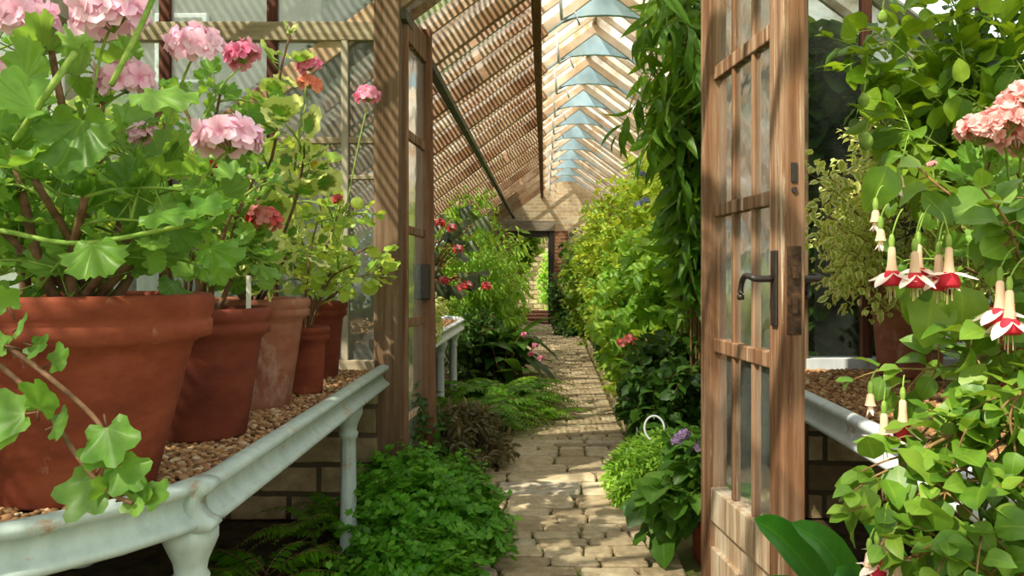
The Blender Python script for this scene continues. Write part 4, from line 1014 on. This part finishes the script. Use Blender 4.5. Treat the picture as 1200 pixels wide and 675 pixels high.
maiden('maidenhair_fern', 'billowing maidenhair fern at the near left edge of the path', (-.46, 3.05, 0), (-.445, 2.98, .10), (.29, .36, .20), 140, 15, .026, 301)
maiden('maidenhair_fern', 'maidenhair fern in front of the weathered door post, behind the big billowing one', (-.63, 3.36, 0), (-.60, 3.34, .10), (.20, .16, .17), 50, 13, .026, 302)
maiden('maidenhair_fern', 'small maidenhair fern low at the bottom, beside the pale bench leg', (-.42, 2.55, 0), (-.42, 2.55, .04), (.20, .22, .10), 44, 12, .024, 303)
R.seed(304)
bush('purple_shrub', 'spiky purple-brown shrub between the left ferns', 'shrub', (-.54, 4.4, 0), (-.47, 4.35, .13), (.27, .30, .19), 30, 13, 'lance_lo', .055, 'purp', step=.022, r0=.004, twig_len=.16, droop=.1)
bush('shrub', 'dark leafy shrub at the foot of the left door leaf', 'shrub', (-.74, 4.0, 0), (-.70, 4.0, .28), (.18, .24, .30), 16, 8, 'ovate_lo', .06, 'dark', step=.03, r0=.004, twig_len=.16)

# ================================================================ BEYOND THE PARTITION, RIGHT
R.seed(401)
rt = thing('climbing_vine', 'tall climber with long hanging leaves close to the open door', 'plant', (.95, 4.7, 0)); fol = MB(); stm = MB()
for i in range(34):
    x0, y0 = R.uniform(.70, 1.08), R.uniform(3.95, 4.9); zt_ = R.uniform(1.8, 2.95); o = np.array([.95 + R.randn() * .04, 4.7 + R.randn() * .05, 0]); tip = keep((x0, y0, zt_), (1, 4.7))
    p = bez(o, (o[0] * .7 + x0 * .3, o[1] * .7 + y0 * .3, zt_ * .8), tip, 12); leafy(fol, stm, p, 'lance', .22, .07, .45, .9, .3, .015, True, .008, .003, wide=.75)
    q = bez(tip, tip + (R.uniform(-.25, .1), R.uniform(-.2, .2), .12), tip + (R.uniform(-.35, .12), R.uniform(-.3, .3), R.uniform(-.5, .05)), 8); leafy(fol, stm, q, 'lance', .19, .05, .05, .9, .3, .012, True, .003, .0015, wide=.75)
stm.build('stems', M['bstem'], rt); fol.build('foliage', M['vine'], rt)
for u_, v_ in ((757, 236), (752, 205), (768, 180), (748, 240)): head(rt, 'small_blue', P(u_, v_, 4.6), 1.0)
R.seed(402)
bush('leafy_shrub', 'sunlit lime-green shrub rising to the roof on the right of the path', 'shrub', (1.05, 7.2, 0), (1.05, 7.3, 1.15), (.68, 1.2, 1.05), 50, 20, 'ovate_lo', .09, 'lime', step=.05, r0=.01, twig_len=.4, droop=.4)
R.seed(403)
bush('leafy_shrub', 'mid green broad-leaved shrub in front of the lime-green one', 'shrub', (.95, 5.7, 0), (.86, 5.7, .85), (.45, .7, .55), 34, 14, 'ovate', .125, 'spring', step=.07, r0=.009, twig_len=.35, droop=.5)
R.seed(404)
bush('leafy_shrub', 'dense shrub right of the far doorway', 'shrub', (.95, 11.2, 0), (.9, 11.2, .95), (.58, 2.0, .95), 36, 14, 'ovate_lo', .12, 'mid', step=.07, r0=.009, twig_len=.4)
bush('leafy_shrub', 'dark shrub leaning over the path just before the far doorway', 'shrub', (.62, 13.8, 0), (.50, 13.6, .8), (.35, 1.2, .95), 22, 10, 'ovate_lo', .11, 'dark', step=.06, r0=.009, twig_len=.35)
R.seed(405)
bush('low_shrub', 'low leafy shrub with orange and red flowers at the right path edge', 'shrub', (.86, 6.0, 0), (.82, 6.1, .26), (.28, .9, .30), 26, 10, 'ovate_lo', .09, 'lime', step=.05, r0=.005, twig_len=.22)
r_ = [o for o in bpy.data.objects if o.get('label', '').startswith('low leafy shrub with')][0]
for u_, v_ in ((738, 397), (729, 402), (744, 402)): head(r_, 'small_red', P(u_, v_, 5.2), 1.5)
for u_, v_ in ((757, 405), (762, 398)): head(r_, 'small_yellow', P(u_, v_, 5.2), 1.3)
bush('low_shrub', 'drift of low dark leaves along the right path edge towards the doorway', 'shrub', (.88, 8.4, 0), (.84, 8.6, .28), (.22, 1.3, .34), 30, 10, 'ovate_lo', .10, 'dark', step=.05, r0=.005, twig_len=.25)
R.seed(406)
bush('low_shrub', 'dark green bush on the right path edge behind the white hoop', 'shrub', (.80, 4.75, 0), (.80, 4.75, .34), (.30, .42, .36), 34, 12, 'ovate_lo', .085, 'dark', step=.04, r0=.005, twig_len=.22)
mb = MB(); c = P(767, 502, 3.7)
pth = np.array([c + np.array([math.cos(q) * .048, math.sin(q) * .02, math.sin(q) * .056]) for q in np.linspace(5.3, 0, 30)]); pth = np.vstack([pth, [pth[-1] + (.004, 0, -.06)], [[pth[-1][0] + .01, pth[-1][1] + .01, 0.0]]])
mb.tube(pth, .0055, 8); tag(mb.build('hoop', M['iron_white']), 'small white hoop stuck in the soil at the right path edge', 'hoop')
R.seed(407)
rt = thing('feathery_plant', 'mound of feathery yellow-green foliage beside the purple flowers', 'plant', (.70, 3.75, 0)); fol = MB(); stm = MB()
for i in range(130):
    d = nz(R.randn(3) * (1, 1, .6) + (-.25, -.2, .5)); tip = np.array([.62, 3.72, .09]) + d * np.array([.34, .36, .26]); tip[2] = max(tip[2], .03); p = bez((.72 + R.randn() * .04, 3.8 + R.randn() * .08, 0), (np.array([.70, 3.78, .2]) + tip) / 2 + (0, 0, .12), tip + (0, 0, -.03), 8); leafy(fol, stm, p, 'pinna', .042, .008, .2, .1, .8, 0, True, .0018, .0008, sides=3)
stm.build('stems', M['gstem'], rt); fol.build('foliage', M['spring'], rt)
R.seed(408)
c = np.array([.64, 2.95, 0]); rt = thing('potted_heliotrope', 'leafy purple-flowered plant in a pot at the foot of the open door', 'potted plant', c); top = pot(rt, c, .09, .17, .065, 'pot_red', .04)
fol = MB(); stm = MB()
for i in range(30):
    tip = P(R.uniform(775, 828), R.uniform(500, 640), R.uniform(2.75, 3.05)); p = bez(top, (top + tip) / 2 + (0, 0, .1), tip, 7); leafy(fol, stm, p, 'ovate', .085, .03, .3, .25, .7, .012, True, .004, .0018)
for i in range(12):                           # larger drooping leaves towards the path
    tip = P(R.uniform(745, 790), R.uniform(575, 645), R.uniform(2.75, 2.95)); p = bez(top, (top + tip) / 2 + (0, 0, .08), tip, 6); leafy(fol, stm, p, 'broad', .12, .05, .5, .6, .6, .02, True, .004, .002)
stm.build('stems', M['gstem'], rt); fol.build('foliage', M['helio'], rt)
for u_, v_ in ((797, 513), (819, 525), (793, 518), (802, 509), (823, 520)): head(rt, 'purple', P(u_, v_, 2.8), .9)

# ---- behind the right glazing
R.seed(501)
bush('leafy_shrub', 'dark large-leaved plant pressed behind the right partition glass', 'shrub', (1.5, 4.3, 0), (1.55, 4.3, 1.65), (.55, .45, 1.35), 56, 20, 'broad', .2, 'dark', step=.09, r0=.01, twig_len=.4, droop=.7)
bush('leafy_shrub', 'bright climber behind the right partition glass, high up', 'shrub', (1.75, 4.5, 0), (1.65, 4.4, 2.1), (.65, .6, .55), 44, 18, 'ovate', .14, 'mid', step=.08, r0=.01, twig_len=.4, droop=.5)

# ================================================================ RIGHT BENCH
R.seed(502)
c = np.array([1.50, 3.16, .68]); rt = thing('potted_variegated_shrub', 'terracotta pot at the back of the right bench with a bushy cream-edged shrub', 'potted plant', c, 'terracotta pots on the right bench')
top = pot(rt, c, .165, .40, .12, 'pot_pale', .07)
fol, stm = bush('', '', '', top, (1.45, 2.9, 1.32), (.52, .38, .36), 30, 12, 'ovate_lo', .045, 'vari', step=.026, r0=.004, twig_len=.2, droop=.2, build=False, lo=.9)
stm.build('stems', M['bstem'], rt); fol.build('foliage', M['vari'], rt)
R.seed(503)
c = np.array([1.46, 2.34, .68]); rt = thing('potted_geranium', 'red terracotta pot with a salmon double-flowered geranium on the right bench', 'potted plant', c, 'terracotta pots on the right bench')
top = pot(rt, c, .185, .32, .13, 'pot_red', .065)
B = [[top, top + (0, -.05, .2), P(1150, 240, 2.0), P(1160, 190, 1.9)], [top, top + (.1, 0, .2), P(1190, 200, 2.0)], [top, top + (.1, -.1, .1), P(1190, 280, 1.9)], [top, top + (-.1, 0, .12), P(1100, 300, 2.2)]]
geranium(rt, top, B, 'gdisc', 'ger', .075, .04, [('salmon', P(1150, 158, 1.75), .95, P(1160, 250, 1.9)), ('salmon', P(1176, 148, 1.72), 1.0, P(1185, 250, 1.9)), ('salmon', P(1200, 118, 1.72), .9, P(1195, 250, 1.9)), ('salmon', P(1196, 170, 1.78), .95, P(1195, 250, 1.9)), ('salmon', P(1092, 193, 2.1), .22, P(1100, 270, 2.1))], r0=.008)
R.seed(504)
c = np.array([1.86, 2.75, .68]); rt = thing('potted_climber', 'tall climbing plant with oval leaves and green pods above the right bench', 'potted plant', c, 'terracotta pots on the right bench'); top = pot(rt, c, .15, .32, .1, 'pot_red', .06)
fol = MB(); stm = MB()
for tip in [P(u_, v_, y_) for u_, v_, y_ in ((1030, 40, 2.6), (1085, 10, 2.6), (1060, 90, 2.5), (1120, 60, 2.5), (1170, 30, 2.4), (1010, 130, 2.5), (1130, 110, 2.4), (1190, 70, 2.4), (1090, -40, 2.6), (1050, 150, 2.4), (1150, -20, 2.5), (1010, 60, 2.7), (1200, -10, 2.5), (1070, 60, 2.7), (1100, 130, 2.6), (1040, 75, 2.9), (1075, 40, 3.0), (1050, 15, 2.9), (1095, 85, 2.9), (1030, 100, 2.8))]:
    p = bez(top, (top * .4 + tip * .6) + (0, 0, .25), tip, 12); leafy(fol, stm, p, 'ovate', .10, .06, .4, .35, .6, .03, True, .006, .002)
    for k in range(3):
        o = p[R.randint(5, 12)]; e = o + nz(R.randn(3) + (-.2, -.2, .1)) * R.uniform(.12, .28); leafy(fol, stm, bez(o, (o + e) / 2 + (0, 0, .03), e, 5), 'ovate', .10, .05, .1, .35, .6, .025, True, .003, .0015)
stm.build('stems', M['gstem'], rt); fol.build('foliage', M['mid'], rt)
for u_, v_, s_ in ((1015, 166, 1), (1012, 118, .8), (1034, 20, .7)):
    mb = MB(); c_ = P(u_, v_, 2.3); mb.lathe([(.001, -.028 * s_), (.012 * s_, -.022 * s_), (.020 * s_, -.006 * s_), (.019 * s_, .01 * s_), (.01 * s_, .024 * s_), (.002, .03 * s_)], c_, 14); mb.tube([c_ + (0, 0, .028 * s_), c_ + (.01, .01, .06)], .002, 5); mb.build('seed_pod', M['gstem'], rt)
R.seed(505)
bush('leafy_shrub', 'dense small-leaved climber high against the right wall', 'shrub', (2.15, 3.2, .0), (1.95, 2.95, 2.0), (.35, .45, .6), 30, 14, 'ovate_lo', .065, 'dark', step=.035, r0=.006, twig_len=.25)

# fuchsia: hand placed branches across the right foreground
R.seed(506)
c = np.array([1.12, 1.25, .68]); rt = thing('fuchsia', 'fuchsia with pink and white bells sprawling over the right bench in the foreground', 'potted plant', c)
top = pot(rt, c, .13, .25, .09, 'pot_red', .055)
fol = MB(); stm = MB(); k0 = np.array(top)
FB = [[(1215, 300, 1.30), (1140, 245, 1.30), (1100, 218, 1.32), (1070, 190, 1.34)], [(1215, 330, 1.25), (1180, 260, 1.2), (1150, 220, 1.2)],
      [(1215, 400, 1.30), (1150, 420, 1.30), (1100, 432, 1.30), (1055, 432, 1.32)], [(1215, 420, 1.25), (1160, 455, 1.22), (1110, 480, 1.22), (1070, 520, 1.22)],
      [(1215, 520, 1.18), (1150, 505, 1.17), (1095, 520, 1.17), (1040, 560, 1.17), (1035, 590, 1.17)], [(1215, 560, 1.12), (1150, 560, 1.12), (1100, 580, 1.12), (1060, 610, 1.12)],
      [(1215, 610, 1.08), (1160, 620, 1.08), (1110, 640, 1.08), (1060, 655, 1.08)], [(1215, 660, 1.05), (1160, 680, 1.05), (1100, 690, 1.05)], [(1215, 450, 1.15), (1185, 480, 1.12), (1190, 530, 1.10)], [(1215, 370, 1.2), (1160, 390, 1.2), (1120, 400, 1.22)],
      [(1215, 230, 1.25), (1190, 270, 1.22), (1165, 310, 1.22)], [(1215, 480, 1.2), (1170, 520, 1.15), (1120, 555, 1.14), (1075, 580, 1.13)]]
for b in FB:
    p = np.array([P(*q) for q in b]); s0 = p[0] * .5 + k0 * .5 + (0, 0, .10); pth = smooth_path(np.vstack([[k0], [s0], p]), 6); leafy(fol, stm, pth, 'ovate', .064, .030, .40, .15, .7, .016, True, .0045, .0018, jitter=.4, wide=1.15)
    for k in range(0 if b[0][1] < 380 else 5):
        o = pth[R.randint(len(pth) // 2, len(pth))]; e = o + nz(R.randn(3) * (1, .6, .8) + (-.4, -.2, 0)) * R.uniform(.05, .11); leafy(fol, stm, bez(o, (o + e) / 2 + (0, 0, .01), e, 5), 'ovate', .055, .03, .3, .2, .7, .012, True, .002, .0012, wide=1.15)
ex = [(1080, 235, (.5, -.2, -.6), .075), (1095, 345, (-.3, -.3, -1), .11), (1125, 345, (.1, -.3, -1), .10), (1060, 330, (.2, -.3, -1), .09), (1160, 290, (.9, -.2, .2), .11), (1110, 265, (.7, -.2, .35), .10), (1180, 280, (.7, -.3, -.2), .11), (1040, 205, (-.4, -.1, -1), .085)]
for u_, v_, ax, s_ in ex: put(fol, 'ovate', [P(u_, v_ - 10, 1.28)], [ax], [(.1, -.8, .55)], [s_], wide=1.15)
stm.build('stems', M['bstem'], rt); fol.build('foliage', M['fuch'], rt)


def fuchsia(parent, at, L=.045, open_=1., tilt=(0, 0), frm=None):
    """bell hanging from its stalk: green ovary, pale tube, four sepals swept out, rosy corolla, stamens"""
    at = np.array(at, float); ct, st_ = math.cos(tilt[0]), math.sin(tilt[0]); mb = MB(); k = L / .045
    frm = at + np.array([.012, .0, .055]) if frm is None else np.array(frm)
    mb.tube(bez(frm, (frm + at) / 2 + (0, 0, .018), at + (0, 0, .008), 7), .0013, 5, 0)
    mb.lathe([(.001, .012), (.003, .010), (.0048, .002), (.0042, -.006), (.003, -.010)], at, 12, 0)
    mb.lathe([(.003, -.008), (.0056, -.012), (.0062, -.024 * k), (.0072, -.034 * k), (.009, -.042 * k)], at, 12, 1)
    e = at + np.array([0, 0, -.040 * k])
    if open_ > 0:
        for q in range(4):
            a = q * math.pi / 2 + .5; ax = np.array([math.cos(a), math.sin(a), -1.0 + 1.2 * (1 - open_)]); put(mb, 'sepal', [e + ax * .003], [ax], [(0, 0, 1.)], [.042 * k], 2, wide=1.5)
        for q in range(5): a = q * 1.26; x_, y_ = math.cos(a) * .004, math.sin(a) * .004; mb.tube([e + (x_, y_, -.01), e + (x_ * 1.5, y_ * 1.5, -.040 * k - .006 * (q % 2))], .0006, 3, 2, cap=False)
        fl_ = mb.build('fuchsia_flower', [M['gstem'], M['tube'], M['sepal']], parent)
        mb = MB(); mb.lathe([(.004, .002), (.009, -.004), (.013, -.013), (.0138, -.021), (.0115, -.026), (.010, -.024), (.006, -.016)], e, 24, wob=.09, sx=k, sy=k); mb.build('corolla', M['corolla'], fl_)
    else:
        put(mb, 'sepal', [e] * 4, [(math.cos(a) * .2, math.sin(a) * .2, -1) for a in (0, 1.57, 3.14, 4.71)], [(math.cos(a), math.sin(a), .2) for a in (0, 1.57, 3.14, 4.71)], [.03 * k] * 4, 2, wide=1.)
        mb.build('fuchsia_bud', [M['gstem'], M['tube'], M['sepal']], parent)


for u_, v_, L, y_, fr in ((1045, 283, .05, 1.22, (1058, 245)), (1072, 288, .045, 1.20, (1082, 250)), (1076, 280, .05, 1.24, (1090, 240)), (1100, 292, .045, 1.22, (1106, 260)), (1112, 283, .052, 1.20, (1103, 248)), (1172, 322, .055, 1.16, (1190, 290)), (1183, 333, .055, 1.14, (1205, 300)), (1036, 478, .045, 1.24, (1038, 455)), (1058, 462, .05, 1.24, (1060, 440)), (1037, 610, .045, 1.12, (1042, 590)), (1028, 632, .04, 1.12, (1035, 600))):
    fuchsia(rt, P(u_, v_, y_), L, R.uniform(.5, 1.0), frm=P(fr[0], fr[1], y_ + .01))
for u_, v_, y_ in ((1032, 262, 1.24), (1026, 240, 1.25), (1054, 200, 1.3), (1020, 455, 1.25), (1019, 640, 1.12), (1050, 650, 1.1), (1044, 640, 1.1)): fuchsia(rt, P(u_, v_, y_), .03, 0, frm=P(u_ + 10, v_ - 22, y_))

# strap-leaved plant at the foot of the picture
R.seed(507)
c = np.array([.62, 1.40, 0]); rt = thing('clivia', 'plant with broad dark strap leaves at the bottom, in front of the open door', 'potted plant', c); mb = MB()
top = pot(rt, c, .14, .25, .1, 'pot_red', .06); fol = MB()
def strap(p, w, name='foliage'):
    p = smooth_path(p, 6); n = len(p); t_ = np.linspace(0, 1, n); hw = w * np.minimum(1, .45 + t_ * 1.6) * np.sqrt(np.clip((1 - t_) * 3.0, 0, 1)); hw[-1] = .0015; tg = nz(np.gradient(p, axis=0)); sd = nz(np.cross(tg, (0.05, -.75, .6))); nr = np.cross(sd, tg)
    us = np.array([-1, -.5, 0, .5, 1]); v = (p[:, None] + us[None, :, None] * hw[:, None, None] * sd[:, None] + (np.abs(us) * .25)[None, :, None] * hw[:, None, None] * nr[:, None] * np.sign(nr[:, 2:3])[:, None])
    lf = np.zeros((n, 5, 3)); lf[:, :, 0] = np.abs(us); lf[:, :, 1] = t_[:, None]; lf[:, :, 2] = R.rand(); k = 5
    fol.add(v.reshape(-1, 3), [np.array([[i * k + j, i * k + j + 1, (i + 1) * k + j + 1, (i + 1) * k + j] for i in range(n - 1) for j in range(k - 1)])], 0, lf.reshape(-1, 3))
for tip, mid, w in (((884, 608, 1.25), (925, 640, 1.27), .034), ((928, 613, 1.22), (975, 650, 1.25), .032), ((1003, 548, 1.35), (1012, 590, 1.35), .026), ((1000, 690, 1.2), (990, 690, 1.25), .035), ((860, 720, 1.3), (920, 700, 1.3), .035)):
    a = P(*tip); m_ = P(*mid); o = top + R.randn(3) * (.02, .02, 0) + (.12 if tip[0] > 1000 else 0.06, 0, 0); strap([o, o * .5 + m_ * .5 + (0, 0, .05), m_, a], w)
fol.build('foliage', M['cliv'], rt)

# ================================================================ SEEN THROUGH THE FAR DOORWAY AND OUTSIDE
R.seed(601)
bush('garden_shrub', 'sunny yellow-green shrub beyond the far doorway', 'shrub', (.25, 19.8, 0), (.22, 19.8, .8), (.36, .5, .8), 18, 10, 'ovate_lo', .13, 'spring', step=.1, r0=.01, twig_len=.4)
bush('garden_climber', 'leafy climber hanging over the garden side of the far doorway', 'plant', (-.75, 17.3, 0), (-.35, 17.2, 1.8), (.5, .2, .3), 16, 8, 'ovate_lo', .12, 'mid', step=.08, r0=.008, twig_len=.3)
R.seed(602)
for i, (x_, y_, h_, lab) in enumerate(((-4.4, 5.0, 2.4, 'pale garden shrub outside the left glazing'), (-4.6, 8.4, 2.8, 'garden tree outside the left glazing, farther back'), (4.6, 6.0, 3.0, 'tall garden shrub outside the right glazing'))):
    bush('garden_shrub', lab, 'shrub', (x_, y_, -.1), (x_, y_, h_ * .5), (1.0, 1.6, h_ * .5), 24, 10, 'ovate_lo', .3, 'mid', step=.16, r0=.02, twig_len=.7)

bd = thing('backdrop_building', 'grey building added outside to darken the view through the left partition glass', 'building', (-7.6, 13, -.1))  # added block that hides the bright sky behind the left glass
mb = MB(); mb.box((-7.6, 13, 3.2), (8.8, 4, 6.6)); mb.build('wall', M['render'], bd, False)
mb = MB(); mb.prism([(-12.3, 6.4), (-2.9, 6.4), (-7.6, 9.0)], 10.8, 15.2); mb.build('roof', M['slate'], bd, False)
for x_, z_ in ((-5.17, 4.3), (-7.6, 4.3), (-5.17, 2.2), (-7.6, 2.2), (-10, 3.4)):
    mb = MB(); mb.box((x_, 10.96, z_), (.75, .1, 1.0)); f_ = mb.build('window', M['iron_white'], bd, False, .02); mb = MB(); mb.box((x_, 10.9, z_), (.6, .02, .85)); mb.build('pane', M['render'], f_, False)

# ================================================================ LIGHT, SKY, CAMERA
w = bpy.data.worlds.new('sky'); SC.world = w; w.use_nodes = True; nt = w.node_tree; bg = nt.nodes['Background']
tc = nt.nodes.new('ShaderNodeTexCoord'); sp = nt.nodes.new('ShaderNodeSeparateXYZ'); rp = nt.nodes.new('ShaderNodeValToRGB')
nt.links.new(tc.outputs['Generated'], sp.inputs[0]); nt.links.new(sp.outputs[2], rp.inputs[0]); nt.links.new(rp.outputs[0], bg.inputs[0])
e = rp.color_ramp.elements; e[0].position = .0; e[0].color = (1.0, .92, .76, 1); e[1].position = .8; e[1].color = (.80, .87, .92, 1)
bg.inputs[1].default_value = 1.7
sd = bpy.data.lights.new('sun', 'SUN'); sd.energy = 8.2; sd.angle = .012; sd.color = (1, .90, .72)
so = bpy.data.objects.new('sun', sd); COL.objects.link(so)
from mathutils import Vector
so.rotation_euler = Vector((.5, .5, -.8)).to_track_quat('-Z', 'Y').to_euler()
cd = bpy.data.cameras.new('camera'); cam = bpy.data.objects.new('camera', cd); COL.objects.link(cam)
cam.location = (0, 0, EYE); cam.rotation_euler = (math.pi / 2, 0, 0); cd.sensor_width = 36; cd.lens = F / 1200 * 36; cd.clip_start = .05; cd.clip_end = 300
cd.shift_x = (600 - U0) / 1200; cd.shift_y = -(337.5 - V0) / 1200
SC.camera = cam
vs = SC.view_settings; vs.view_transform = 'Standard'; vs.look = 'None'; vs.gamma = 1; vs.use_curve_mapping = False; vs.exposure = .35
SC.cycles.max_bounces = 10; SC.cycles.diffuse_bounces = 4; SC.cycles.transparent_max_bounces = 16; SC.cycles.transmission_bounces = 6
SC.cycles.caustics_reflective = False; SC.cycles.caustics_refractive = False
SC.cycles.use_denoising = True; SC.cycles.sample_clamp_indirect = 6
